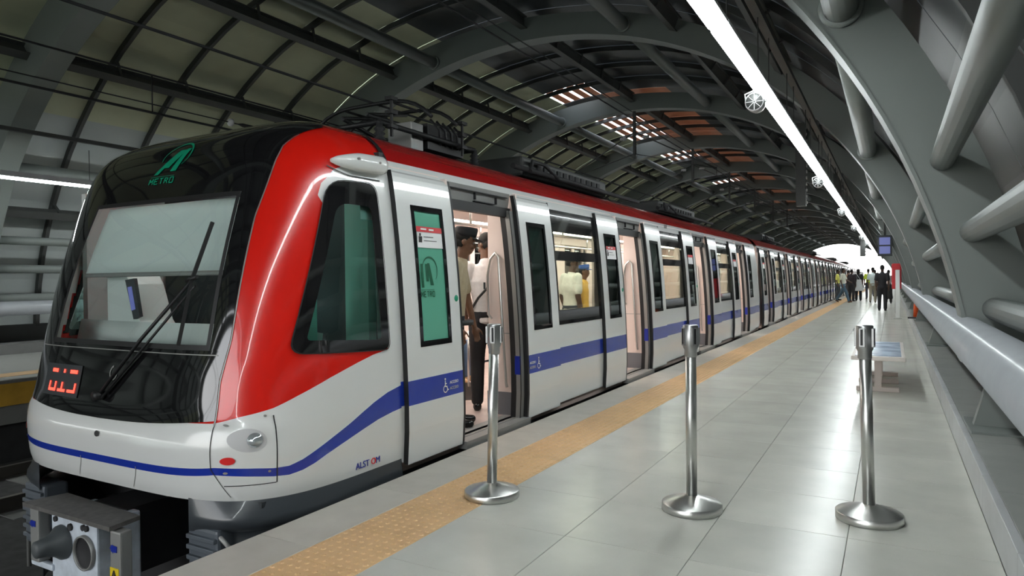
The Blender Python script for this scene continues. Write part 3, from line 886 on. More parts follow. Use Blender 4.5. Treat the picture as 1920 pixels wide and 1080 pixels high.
# coupler
cp = obj('coupler_plate', MB().add([(-4.73, 2.17, -.075), (-3.80, 2.17, -.075), (-3.82, 2.36, -.07), (-4.66, 2.40, -.07), (-4.73, 2.17, -.05), (-3.80, 2.17, -.05), (-3.82, 2.36, -.045), (-4.66, 2.40, -.045)], [(0,1,2,3),(4,5,6,7),(0,1,5,4),(1,2,6,5),(2,3,7,6),(3,0,4,7)]), mat('worn_plate', (.10, .095, .09, 1), .6, noise=.3, nscale=20), cab, 'worn grey cover plate over the coupler')
obj('coupler_bar', MB().box(-4.45, -4.1, 2.45, 3.1, -.5, -.08), M['cavity'], cab)
hd = MB()
outer = rounded([(-4.54, -.62), (-4.03, -.62), (-4.03, -.085), (-4.54, -.085)], .02, 3, 8)
def ringface(cx, cz, r, n): return [(cx+r*math.cos(2*PI*k/n), cz+r*math.sin(2*PI*k/n)) for k in range(n)]
hd.box(-4.53, -4.04, 2.235, 2.5, -.62, -.09); hd.box(-4.75, -4.5, 2.22, 2.26, -.46, -.42)
co = obj('coupler_head', hd, mat('coupler_face', (.62, .68, .76, 1), .5, noise=.2, nscale=12), cab, 'pale blue-grey coupler face with a cone and a cup', bevel=.012)
obj('coupler_cup', MB().lathe((-4.155, 2.234, -.28), [(.0, .0), (.085, -.001), (.092, -.008), (.098, -.008), (.098, .01)], 28, axis='y'), M['cavity'], co)
obj('cup_rim', MB().lathe((-4.155, 2.232, -.28), [(.092, 0), (.092, -.02), (.102, -.02), (.104, 0)], 28, axis='y'), M['greym'], co)
obj('coupler_cone', MB().lathe((-4.40, 2.232, -.26), [(.105, 0), (.102, -.02), (.075, -.05), (.055, -.10), (.05, -.15), (.03, -.16), (0, -.16)], 28, axis='y'), mat('cone_iron', (.08, .09, .095, 1), .5), co)
for (a, b, r) in ((-4.47, -.13, .017), (-4.31, -.155, .022), (-4.17, -.135, .018), (-4.135, -.135, .018)):
    obj('port', MB().lathe((a, 2.23, b), [(0, -.003), (r*.7, -.003), (r, -.008), (r, .01)], 14, axis='y'), M['cavity'], co)
for sx_, lab_ in ((-3.80, 1), (-4.66, 0)):
    bx = obj('coupler_side_box', MB().box(sx_-.05, sx_+.05, 2.20, 2.27, -.42, -.085), M['greym'], cab, bevel=.01)
    obj('arrow_mark', MB().box(sx_-.035, sx_+.02, 2.196, 2.2, -.20, -.165).add([(sx_-.045, 2.195, -.182), (sx_-.01, 2.195, -.155), (sx_-.01, 2.195, -.21)], [(0,1,2)]), M['blue'], bx)
    if lab_:
        yl = obj('warning_label', MB().box(sx_-.045, sx_+.035, 2.196, 2.2, -.375, -.29), M['yellow'], bx, 'yellow label with a black lightning triangle')
        obj('warning_triangle', MB().bar((sx_-.035, 2.194, -.363), (sx_-.005, 2.194, -.303), .006, .004, up=(0,1,0)).bar((sx_-.005, 2.194, -.303), (sx_+.025, 2.194, -.363), .006, .004, up=(0,1,0)).bar((sx_+.025, 2.194, -.363), (sx_-.035, 2.194, -.363), .006, .004, up=(0,1,0)).bar((sx_-.003, 2.194, -.318), (sx_-.006, 2.194, -.352), .006, .004, up=(0,1,0)), M['ink'], yl)
mb = MB()
for k in range(7):
    x0 = -3.72+.06*k; mb.tube([(x0, 2.75, -.12-.02*k), (x0+.1, 2.6, -.25-.03*k), (x0+.05, 2.55, -.45), (x0+.16, 2.7, -.6)], .014, 8)
o = obj('air_hose', mb, M['blackm'], cab); o['kind'] = 'stuff'
obj('hose_clip', MB().tube([(-3.55, 2.52, -.17), (-3.50, 2.50, -.12), (-3.44, 2.50, -.13), (-3.42, 2.52, -.17)], .012, 8), M['red'], cab, 'red hose clip')
obj('bogie_box', MB().box(-3.9, -3.5, 2.75, 3.0, -.75, -.2), M['cavity'], cab, bevel=.02)
# ---- cab interior
obj('cab_floor', MB().box(XC-1.2, XC+1.2, 2.62, 3.72, .03, .06), M['cabd'], cab)
obj('cab_bulkhead', MB().box(XC-1.2, XC+1.2, 3.66, 3.70, .06, 2.2), M['cabd'], cab)
obj('bulkhead_door_trim', MB().box(XC+.95, XC+1.16, 3.58, 3.66, .06, 2.0), M['mint'], cab, 'mint green cab pillar')
desk = MB().grid([[Vector((XC-1.05+2.1*j/10, 2.72+.10*(abs(j/5-1))**2+.1*i, .80-.02*i)) for j in range(11)] for i in range(5)])
dk = obj('driver_desk', desk, M['cabw'], cab, 'pale driver desk behind the windscreen', thick=-.25)
pts = [(-4.88, .78), (-4.88, 1.35), (-4.84, 1.38), (-4.66, 1.38), (-4.60, 1.30), (-4.50, 1.05), (-4.36, .90), (-4.30, .78)]
obj('console', MB().poly(pts, 2.80, 3.05), M['cabw'], cab, 'tall pale driver console', bevel=.01)
obj('console_screen', MB().poly([(-4.62, 1.33), (-4.52, 1.34), (-4.46, 1.08), (-4.53, 1.06)], 2.775, 2.80), M['cabd'], cab)
obj('console_display', MB().poly([(-4.585, 1.28), (-4.545, 1.285), (-4.505, 1.13), (-4.545, 1.12)], 2.77, 2.776), M['screen'], cab, 'small blue lit display')
obj('added_cab_light', MB().box(XC-.45, XC+.45, 3.20, 3.32, 2.13, 2.16), M['cabfill'], cab)  # unseen fill panel, added to light the blind, console and seat
st = obj('driver_seat', MB().box(XC+.78, XC+1.12, 2.98, 3.08, .70, 1.36), M['mint'], cab, 'mint green seat back with a grille', bevel=.03)
gr_ = MB()
for k in range(2):
    for j in range(9): gr_.box(XC+1.125, XC+1.13, 2.985+.009*j, 2.99+.009*j, 1.02+.14*k, 1.12+.14*k)
obj('grille_slot', gr_, M['cabd'], st)
obj('seat_panel', MB().box(XC+1.08, XC+1.125, 2.84, 3.14, .70, 1.36), M['mint'], st, bevel=.01)
obj('cab_side_lining', MB().box(XC-1.16, XC-1.10, 2.95, 3.15, .5, 2.0), M['cabw'], cab)

# ---- saloon body with openings -------------------------------------------------------------
BZ = [.04, .42, .605, .86, 1.2, 1.55, 1.95, 2.01, 2.10, 2.16, 2.20, 2.24, 2.28, 2.32, 2.35, 2.375, 2.40, 2.42, 2.44, 2.46, 2.475, 2.485]
def body_section(): return [(sideX(z), z) for z in BZ]+[(XC, 2.49)]+[(2*XC-sideX(z), z) for z in reversed(BZ)]
def saloon(parent, y0, y1, doors, wins, tail):
    """doors: opening starts (1.07 wide); wins: (ya,yb)"""
    sec = body_section(); ys = sorted(set([y0, y1]+[d for d in doors]+[d+1.07 for d in doors]+[v for w_ in wins for v in w_]))
    nz = len(BZ); mb = MB()
    k0 = 0; mb.v = [(x, y, z) for y in ys for x, z in sec]; n = len(sec)
    for i in range(len(ys)-1):
        ym = (ys[i]+ys[i+1])/2
        for j in range(n-1):
            zm = (sec[j][1]+sec[j+1][1])/2; right = j < nz-1 
            isd = any(d < ym < d+1.07 for d in doors) and zm < 2.10 and (right)
            isw = any(a < ym < b for a, b in wins) and .86 < zm < 2.01 and zm > .8
            isdl = any(d < ym < d+1.07 for d in doors) and .86 < zm < 1.95 and not right
            if isd or isw or isdl: continue
            mb.f.append([i*n+j, (i+1)*n+j, (i+1)*n+j+1, i*n+j+1]); mb.m.append(0); mb.smooth.append(True)
    obj('body_shell', mb, P_BODY, parent)
    # inner lining
    ix = 1.245
    li = MB()
    for s in (1, -1):
        segs = []; yy = y0
        for d in doors:
            if s == 1: segs.append((yy, d-.06)); yy = d+1.13
        segs.append((yy, y1))
        for a, b in segs:
            if b-a < .05: continue
            x0, x1 = sorted((XC+s*ix, XC+s*(ix-.03)))
            li.box(x0, x1, a, b, .06, .84); li.box(x0-s*.05, x1-s*.05, a, b, 1.97, 2.12)
            cuts = sorted([c for w_ in wins for c in w_ if a <= c <= b]+([c for d in doors for c in (d, d+1.07)] if s == -1 else []))
            e = [a]+cuts+[b]
            for q in range(0, len(e)-1, 2): li.box(x0-s*.02, x1-s*.02, e[q], e[q+1], .84, 1.97)
    obj('wall_lining', li, M['int'], parent)
    obj('saloon_floor', MB().box(XC-1.25, XC+1.31, y0+.02, y1-.02, -.03, .035), M['intf'], parent)
    obj('saloon_ceiling', MB().box(XC-1.18, XC+1.18, y0+.02, y1-.02, 2.10, 2.13).box(XC-.30, XC+.30, y0+.02, y1-.02, 2.05, 2.10), M['int'], parent)
    for s in (-1, 1): obj('saloon_lamp', MB().box(XC+s*.52-.07, XC+s*.52+.07, y0+.3, y1-.3, 2.07, 2.10), M['lampw'], parent)
    obj('end_wall', MB().box(XC-1.2, XC-.45, y1-.06, y1-.02, .04, 2.12).box(XC+.45, XC+1.2, y1-.06, y1-.02, .04, 2.12).box(XC-.45, XC+.45, y1-.06, y1-.02, 1.95, 2.12), M['int'], parent)
    hr = MB()
    for s in (-1, 1):
        hr.tube([(XC+s*.62, y0+.4, 1.86), (XC+s*.62, y1-.4, 1.86)], .016, 8)
        for d in doors:
            for q in (-.25, 1.3): hr.tube([(XC+s*.62, d+q, 1.86), (XC+s*.62, d+q, 2.1)], .014, 8)
    for d in doors: hr.tube([(XC, d+.53, .04), (XC, d+.53, 2.06)], .017, 10)
    obj('grab_rail', hr, M['chrome'], parent)
    # windows with frame, transom and pane, right and left
    for a, b in wins:
        for s in (1, -1):
            def sx2(z, o=0.): return XC+s*(Wz(z)+o)
            fr = MB()
            def band(ya, yb, za, zb, o=.006, t=.03):
                zz = [za+(zb-za)*i/4 for i in range(5)]
                fr.grid([[(sx2(z, o), ya, z) for z in zz], [(sx2(z, o), yb, z) for z in zz]], sm=False)
                fr.grid([[(sx2(z, o-t), ya, z) for z in zz], [(sx2(z, o-t), yb, z) for z in zz]], sm=False)
                for y_ in (ya, yb): fr.grid([[(sx2(z, o-t), y_, z) for z in zz], [(sx2(z, o), y_, z) for z in zz]], sm=False)
                for z in (za, zb): fr.add([(sx2(z, o), ya, z), (sx2(z, o), yb, z), (sx2(z, o-t), yb, z), (sx2(z, o-t), ya, z)], [(0,1,2,3)])
            band(a-.01, a+.03, .84, 2.03); band(b-.03, b+.01, .84, 2.03); band(a, b, .84, .99); band(a, b, 1.80, 2.03); band(a, b, 1.50, 1.60)
            fo = obj('window_frame', fr, M['black'], parent)
            zz = [.97+.87*i/6 for i in range(7)]
            obj('window_pane', MB().grid([[(sx2(z, -.012), a+.02, z) for z in zz], [(sx2(z, -.012), b-.02, z) for z in zz]]), M['glass'], fo)
            if s > 0:
                # transverse seat row under the window
                pass
    for a, b in wins:
        for s in (1, -1):
            x0, x1 = sorted((XC+s*1.20, XC+s*.80)); so = obj('bench_seat', MB().box(x0, x1, a-.25, b+.25, .42, .47), M['lightgrey'], parent, bevel=.015)
            xb0, xb1 = sorted((XC+s*1.20, XC+s*1.15)); obj('seat_back', MB().box(xb0, xb1, a-.25, b+.25, .47, .92), M['lightgrey'], so, bevel=.015)
            obj('seat_box', MB().box(x0+.05, x1-.05, a-.2, b+.2, .035, .42), M['intg'], so)
    # left-side door panes
    for d in doors:
        x = XC-Wz(1.3)
        lf = obj('rear_door', MB().box(x, x+.04, d, d+.10, .86, 1.95).box(x, x+.04, d+.47, d+.60, .86, 1.95).box(x, x+.04, d+.97, d+1.07, .86, 1.95), M['int'], parent)
        obj('door_pane', MB().box(x+.01, x+.015, d+.1, d+.97, .86, 1.95), M['glassd'], lf)
    # doorways on the platform side
    for d in doors:
        hd = MB()
        xs = lambda z, o: XC+Wz(z)+o
        hd.add([(xs(2.10,.0), d, 2.10), (xs(2.10,.0), d+1.07, 2.10), (xs(1.96,-.05), d+1.07, 1.96), (xs(1.96,-.05), d, 1.96)], [(0,1,2,3)])
        hd.add([(xs(2.10,.0), d, 2.10), (xs(2.10,.0), d+1.07, 2.10), (XC+1.1, d+1.07, 2.11), (XC+1.1, d, 2.11)], [(0,1,2,3)])
        ho = obj('door_header', hd, M['greym'], parent)
        x = xs(2.03, -.01)
        obj('header_slot', MB().box(x-.01, x+.012, d+.02, d+1.0, 2.052, 2.06).box(x-.01, x+.012, d+.45, d+.46, 1.99, 2.05).box(x-.01, x+.012, d+.8, d+.81, 1.98, 2.04).box(x-.03, x+.002, d+.46, d+.8, 1.975, 1.983), M['cavity'], ho)
        obj('door_seal', MB().box(xs(1.92,-.09), xs(1.92,-.03), d, d+1.07, 1.885, 1.965), M['blackm'], ho)
        js = []
        for (ya, yb) in ((d-.0, d+.03), (d+1.0, d+1.07)):
            jb = MB(); zz = [.04+1.9*i/8 for i in range(9)]
            jb.grid([[(xs(z, .0), ya, z) for z in zz], [(xs(z, .0), yb, z) for z in zz], [(xs(z, -.09), yb, z) for z in zz], [(xs(z, -.09), ya, z) for z in zz]], sm=False, close=False)
            jb.grid([[(xs(z, .0), ya, z) for z in zz], [(xs(z, -.09), ya, z) for z in zz]], sm=False)
            jo = obj('door_jamb', jb, M['greym'], parent)
            sb_ = MB(); ye = ya if ya > d+.5 else yb
            sb_.grid([[(xs(z, .003), ye-.016, z) for z in zz], [(xs(z, .003), ye+.004, z) for z in zz], [(xs(z, -.10), ye-.004, z) for z in zz]], sm=False)
            obj('jamb_seal', sb_, M['blackm'], jo)
        obj('jamb_stripe', MB().box(xs(.5,-.06), xs(.5, .002), d+.997, d+1.0, .435, .605), M['blue'], jo)
        # draught screens with looped handrail
        for yy, sg in ((d+1.085, 1), (d-.045, -1)):
            scn = obj('draught_screen', MB().box(XC+.95, XC+1.25, yy, yy+.025, .25, 2.10), M['int'], parent)
            obj('kick_panel', MB().box(XC+.93, XC+1.27, yy-.004, yy+.029, .035, .25), M['intg'], scn)
            f = yy-.03 if sg > 0 else yy+.055
            obj('screen_joint', MB().box(XC+.95, XC+1.25, yy-.002, yy, .80, .806), M['greym'], scn)
            obj('handrail', MB().tube([(XC+1.16, f, .30), (XC+1.15, f-.0, .34), (XC+1.08, f, 1.52), (XC+1.05, f, 1.56), (XC+.99, f, 1.50), (XC+.96, f, 1.35), (XC+.965, f, .98), (XC+1.0, f, .94)], .013, 8), M['chrome'], scn)
        obj('door_sill', MB().box(XC+1.12, XC+1.40, d+.0, d+1.07, -.02, .04).box(XC+1.2, XC+1.215, d, d+1.07, .04, .044).box(XC+1.28, XC+1.295, d, d+1.07, .04, .044), M['greym'], parent)
def leaf(parent, ya, first, near):
    """one sliding leaf parked outside the body, ya..ya+.71"""
    L = .71; off = .042; zz = [.025+(2.085-.025)*i/16 for i in range(17)]
    wa, wb = ya+.16, ya+.55
    yc = [ya, wa, wb, ya+L]
    mb = MB()
    def X(z, o=0): return sideX(min(z, 2.09))+off+o
    zl = [.025, .25, .435, .605, .83, 1.1, 1.35, 1.6, 1.85, 1.95, 2.0, 2.04, 2.07, 2.085]
    curl = {2.07: -.006, 2.085: -.02}
    for i in range(3):
        for j in range(len(zl)-1):
            if i == 1 and .83 <= zl[j] < 1.85: continue
            a, b = zl[j], zl[j+1]
            mb.add([(X(a, curl.get(a, 0)), yc[i], a), (X(a, curl.get(a, 0)), yc[i+1], a), (X(b, curl.get(b, 0)), yc[i+1], b), (X(b, curl.get(b, 0)), yc[i], b)], [(0,1,2,3)], 0, True)
    o = obj('door_leaf', mb, P_BODY, parent)
    ed = MB()
    for y_ in (ya, ya+L): ed.grid([[(X(z), y_, z) for z in zl], [(X(z, -.04), y_, z) for z in zl]], sm=False)
    e = ya+L if near else ya; w_ = .045
    ed.grid([[(X(z, .001), e-(w_*.6 if near else 0), z) for z in zl], [(X(z, .001), e+(0 if near else w_*.6), z) for z in zl]], sm=False)
    ed.add([(X(.025), ya, .025), (X(.025), ya+L, .025), (X(.025, -.04), ya+L, .025), (X(.025, -.04), ya, .025)], [(0,1,2,3)])
    obj('leaf_edge', ed, M['blackm'], o)
    fr = MB(); z0, z1 = .83, 1.85; n = 8
    for (y0_, y1_, a, b) in ((wa, wa+.035, z0, z1), (wb-.035, wb, z0, z1), (wa, wb, z0, z0+.04), (wa, wb, z1-.04, z1)):
        q = [a+(b-a)*i/n for i in range(n+1)]
        fr.grid([[(X(z, .004), y0_, z) for z in q], [(X(z, .004), y1_, z) for z in q]], sm=False)
        for y_ in (y0_, y1_): fr.grid([[(X(z, .004), y_, z) for z in q], [(X(z, -.015), y_, z) for z in q]], sm=False)
    wo = obj('leaf_window', fr, M['black'], o)
    q = [z0+.03+(z1-z0-.06)*i/8 for i in range(9)]
    obj('leaf_pane', MB().grid([[(X(z, -.006), wa+.03, z) for z in q], [(X(z, -.006), wb-.03, z) for z in q]]), M['doorgreen'] if first and near else M['glassd'], wo) if False else None
    pane = obj('leaf_pane', MB().grid([[(X(z, -.006), wa+.03, z) for z in q], [(X(z, -.006), wb-.03, z) for z in q]]), M['doorgreen'] if first and near else M['glassd'], o)
    return o, X, wa, wb
def leaf_set(parent, doors, carno):
    for i, d in enumerate(doors):
        for near in (True, False):
            ya = d-.70 if near else d+1.06
            o, X, wa, wb = leaf(parent, ya, i == 0 and carno == 0, near)
            if near:
                nb = MB(); za, zb = 1.545, 1.69
                nb.add([(X(za, .0), wa+.045, za), (X(za, .0), wb-.035, za), (X(zb, .0), wb-.035, zb), (X(zb, .0), wa+.045, zb)], [(0,1,2,3)])
                no = obj('door_notice', nb, M['paper'], o, 'white notice with a red heading')
                hb = MB(); za, zb = 1.66, 1.70
                hb.add([(X(za, .003), wa+.04, za), (X(za, .003), wb-.03, za), (X(zb, .003), wb-.03, zb), (X(zb, .003), wa+.04, zb)], [(0,1,2,3)])
                h2 = MB()
                if carno == 0 and i < 2:
                    for (a, b, zc, t) in ((.09, .16, 1.682, .012), (.19, .25, 1.680, .012)):
                        hb.add([(X(zc, .005), wa+a, zc-t/2), (X(zc, .005), wa+b, zc-t/2), (X(zc, .005), wa+b, zc+t/2), (X(zc, .005), wa+a, zc+t/2)], [(0,1,2,3)], 1)
                    for (a, b, zc, t) in ((.12, .24, 1.625, .005), (.12, .28, 1.597, .004), (.06, .10, 1.605, .045), (.07, .09, 1.64, .02)):
                        h2.add([(X(zc, .003), wa+a, zc-t/2), (X(zc, .003), wa+b, zc-t/2), (X(zc, .003), wa+b, zc+t/2), (X(zc, .003), wa+a, zc+t/2)], [(0,1,2,3)])
                    obj('notice_print', h2, M['ink'], o)
                obj('notice_heading', hb, [M['redpaint'], M['paper']], o)
                # green push button spot
                ye = ya+.645; zb_ = 1.165
                obj('door_button', MB().lathe((X(zb_), ye, zb_), [(0, .004), (.024, .004), (.026, 0)], 20, axis='x'), M['green'], o, 'round green door sign')
            if i == 0 and carno == 0:
                # accessibility sign: wheelchair symbol and two small words
                yc = ya+.44 if near else ya+.22
                zc = .51; xx = X(zc, .003)
                wb_ = MB()
                R = [[], []]
                for k in range(17):
                    a = math.radians(100+250*k/16)
                    for j, r in enumerate((.022, .029)): R[j].append((xx, yc+r*math.cos(a), zc-.018+r*math.sin(a)))
                wb_.grid(R)
                for (a, b) in (((-.004, .045), (-.004, .0)), ((-.004, .0), (.018, .0)), ((.018, .0), (.028, -.03)), ((.028, -.03), (.04, -.024)), ((-.004, .022), (.014, .02))):
                    wb_.bar((xx, yc+a[0], zc+a[1]), (xx, yc+b[0], zc+b[1]), .007, .002, up=(1,0,0))
                wb_.lathe((xx, yc-.004, zc+.056), [(0, .001), (.008, .001), (.008, -.001)], 10, axis='x')
                obj('wheelchair_symbol', wb_, M['paper'], o)
                yt = yc+.115 if near else yc-.125
                for zt, mt_ in ((zc+.022, M['paper']), (zc-.022, M['lightgrey'])):
                    text('sign_lettering', 'ACCESO', .030, frame_mtx((xx, yt, zt), (0,1,0), (0,0,1)), mt_, o, ext=.0008)
            if near and carno == 0 and i == 0:
                emblem('metro_emblem', lambda a, b: Vector((X(1.17+.32*b, -.002), wa+.02+.27*a, 1.17+.32*b)), M['greend'], o, .0, 'dark green METRO emblem')
D1 = [4.43+3.73*k for k in range(4)]
W1 = [(d+1.85, d+3.05) for d in D1[:3]]
saloon(cab, 3.7, 18.25, D1, W1, False)
leaf_set(cab, D1, 0)
text('car_number', 'B-01', .085, frame_mtx((sideX(2.07)+.012, 10.42, 2.11), (0,1,0), (0,0,1)), M['ink'], cab)
# ---- following cars
car = thing('metro_train', 'white second train car with a blue stripe, just behind the leading car', 'train', (XC, 26, -1.0), 'cars of the metro train')
C0, CL = 18.72, 15.20
D2 = [C0+.72+3.75*k for k in range(4)]
W2 = [(d+1.85, d+3.05) for d in D2[:3]]
saloon(car, C0, C0+CL-.50, D2, W2, True)
leaf_set(car, D2, 1)
obj('underframe', MB().box(XC-1.15, XC+1.15, C0, C0+CL-.45, -.9, .0), M['cavity'], car)
# gangway bellows between cars
R = []
for k in range(9):
    o_ = -.10 if k % 2 else -.06; y_ = C0-.48+.47*k/8
    R.append([Vector((XC+(Wz(z)+o_)*s_, y_, z)) for s_, z in [(1, .1), (1, .8), (1, 1.6), (1, 2.1), (1, 2.3), (1, 2.4), (-1, 2.4), (-1, 2.3), (-1, 2.1), (-1, 1.6), (-1, .8), (-1, .1)]])
obj('gangway_bellows', MB().grid(R, sm=False), M['lightgrey'], car)
names = ['third train car beyond the walking passengers', 'fourth train car behind the crowd', 'fifth train car far along the platform', 'last train car near the bright tunnel mouth']
for k in range(1, 5):
    c = copy_tree(car); c.location.y += CL*k; c['label'] = 'white '+names[k-1]
# ---- roof equipment and pantograph
pg = thing('pantograph', 'folded black pantograph on the roof behind the cab', 'pantograph', (XC, 5.2, 2.54), None)
mb = MB()
for s in (-.5, .5):
    mb.tube([(XC+s, 4.5, 2.66), (XC+s, 6.0, 2.66)], .025, 8); mb.tube([(XC+s*.8, 5.9, 2.72), (XC+s*.3, 4.75, 2.82)], .022, 8); mb.tube([(XC+s*.3, 4.75, 2.82), (XC+s*.25, 5.35, 2.94)], .018, 8)
for y_ in (4.5, 5.2, 6.0): mb.tube([(XC-.5, y_, 2.66), (XC+.5, y_, 2.66)], .025, 8)
obj('base_frame', mb, M['blackm'], pg)
mb = MB()
for y_ in (4.95, 5.35):
    pts = [(XC-.72+1.44*i/16, y_, 2.97-.20*(abs(i/8-1))**4) for i in range(17)]; mb.tube(pts, .018, 8)
mb.tube([(XC-.3, 4.95, 2.95), (XC-.3, 5.35, 2.95)], .012, 6).tube([(XC+.3, 4.95, 2.95), (XC+.3, 5.35, 2.95)], .012, 6)
obj('collector_head', mb, M['blackm'], pg)
for i, (x_, y_) in enumerate(((-.5, 4.5), (.5, 4.5), (-.5, 6.0), (.5, 6.0))):
    obj('insulator', MB().lathe((XC+x_, y_, 2.50), [(.03, 0), (.05, .02), (.03, .04), (.05, .06), (.03, .08), (.05, .10), (.03, .12), (.03, .16)], 12), M['cavity'], pg)
obj('drive_box', MB().box(XC+.16, XC+.44, 5.02, 5.20, 2.50, 2.78), M['greym'], pg, 'pale drive box', bevel=.01)
mb = MB().box(XC+.10, XC+.46, 5.24, 5.85, 2.56, 2.80)
for k in range(5): mb.tube([(XC+.45, 5.3+.1*k, 2.85), (XC+.52, 5.35+.1*k, 2.75), (XC+.48, 5.42+.1*k, 2.62)], .012, 6)
for (x_, y_) in ((.55, 4.6), (.55, 5.7)): 
    for q in range(3): mb.box(XC+x_-.04, XC+x_+.03, y_-.04, y_+.05, 2.62+.12*q, 2.65+.12*q)
    mb.bar((XC+x_, y_, 2.55), (XC+x_, y_, 2.90), .02, .02)
o = obj('linkage', mb, M['blackm'], pg); o['kind'] = 'stuff'
# roof equipment boxes on each car: things standing on the roofs
eq0 = None
labs = ['low dark equipment box on the roof of the leading car, behind the pantograph', 'long dark air conditioner on the leading car roof above its third door', 'dark roof box on the second train car', 'dark roof box on the third train car', 'dark roof box on the fourth train car', 'dark roof box on the fifth train car']
for i, y_ in enumerate((7.6, 12.6, 23.5, 38.8, 54.0, 69.3)):
    if eq0 is None:
        eq0 = thing('roof_equipment', labs[0], 'roof unit', (XC, y_, 2.54), 'equipment boxes on the train roofs')
        obj('casing', MB().box(XC-.75, XC+.75, y_-1.0, y_+1.5, 2.46, 2.68), M['steeld'], eq0, bevel=.03)
        vt = MB()
        for k in range(12): vt.box(XC+.74, XC+.765, y_-.85+.18*k, y_-.75+.18*k, 2.50, 2.62)
        o = obj('vent_slot', vt, M['cavity'], eq0); o['kind'] = 'stuff'
        obj('conduit', MB().tube([(XC+.85, y_-1.4, 2.50), (XC+.85, y_+2.6, 2.50)], .03, 8).tube([(XC+.9, y_-1.1, 2.48), (XC+.82, y_-.9, 2.62), (XC+.82, y_-.6, 2.62), (XC+.9, y_-.4, 2.48)], .02, 8), M['cavity'], eq0)
    else:
        c = copy_tree(eq0); c.location.y = y_; c['label'] = labs[i]

# ================================================================== PEOPLE
def ball(mb, c, r, seg=14):
    rx, ry, rz = r if isinstance(r, (tuple, list)) else (r, r, r)
    k0 = len(mb.v); n = seg; m_ = seg//2
    for i in range(m_+1):
        a = PI*i/m_
        for j in range(n):
            b = 2*PI*j/n; mb.v.append((c[0]+rx*math.sin(a)*math.cos(b), c[1]+ry*math.sin(a)*math.sin(b), c[2]+rz*math.cos(a)))
    for i in range(m_):
        for j in range(n):
            mb.f.append([k0+i*n+j, k0+i*n+(j+1) % n, k0+(i+1)*n+(j+1) % n, k0+(i+1)*n+j]); mb.m.append(0); mb.smooth.append(True)
def limb(mb, pts, rs, n=12):
    for i in range(len(pts)-1):
        a, b = Vector(pts[i]), Vector(pts[i+1]); L = (b-a).length; k = max(2, int(L/(min(rs[i], rs[i+1])*.5))+1)
        for q in range(k+1):
            t = q/k; ball(mb, a+(b-a)*t, rs[i]+(rs[i+1]-rs[i])*t, n)
def chain(mb, a, ra, b, rb, k=7):
    a, b = Vector(a), Vector(b)
    for q in range(k+1):
        t = q/k; ball(mb, a+(b-a)*t, tuple(ra[i]+(rb[i]-ra[i])*t for i in range(3)), 16)
def fused(name, mb, material, parent, vox, label=None, smooth=6):
    me = bpy.data.meshes.new(name); me.from_pydata(mb.v, [], mb.f); tmp = bpy.data.objects.new(name, me); COL.objects.link(tmp)
    r = tmp.modifiers.new('r', 'REMESH'); r.mode = 'VOXEL'; r.voxel_size = vox; r.use_smooth_shade = True
    if smooth: s = tmp.modifiers.new('s', 'SMOOTH'); s.iterations = smooth; s.factor = .5
    dg = bpy.context.evaluated_depsgraph_get(); m2 = bpy.data.meshes.new_from_object(tmp.evaluated_get(dg))
    bpy.data.objects.remove(tmp); bpy.data.meshes.remove(me)
    m2.materials.clear(); m2.materials.append(material)
    o = bpy.data.objects.new(name, m2); COL.objects.link(o); o.parent = parent
    if label: o['label'] = label
    return o
pm_cache = {}
def pmat(c, r=.75):
    if c not in pm_cache: pm_cache[c] = mat('cloth_%d' % len(pm_cache), (*c, 1), r, noise=.08, nscale=30)
    return pm_cache[c]
SK1, SK2 = (.16, .075, .04), (.09, .045, .028)
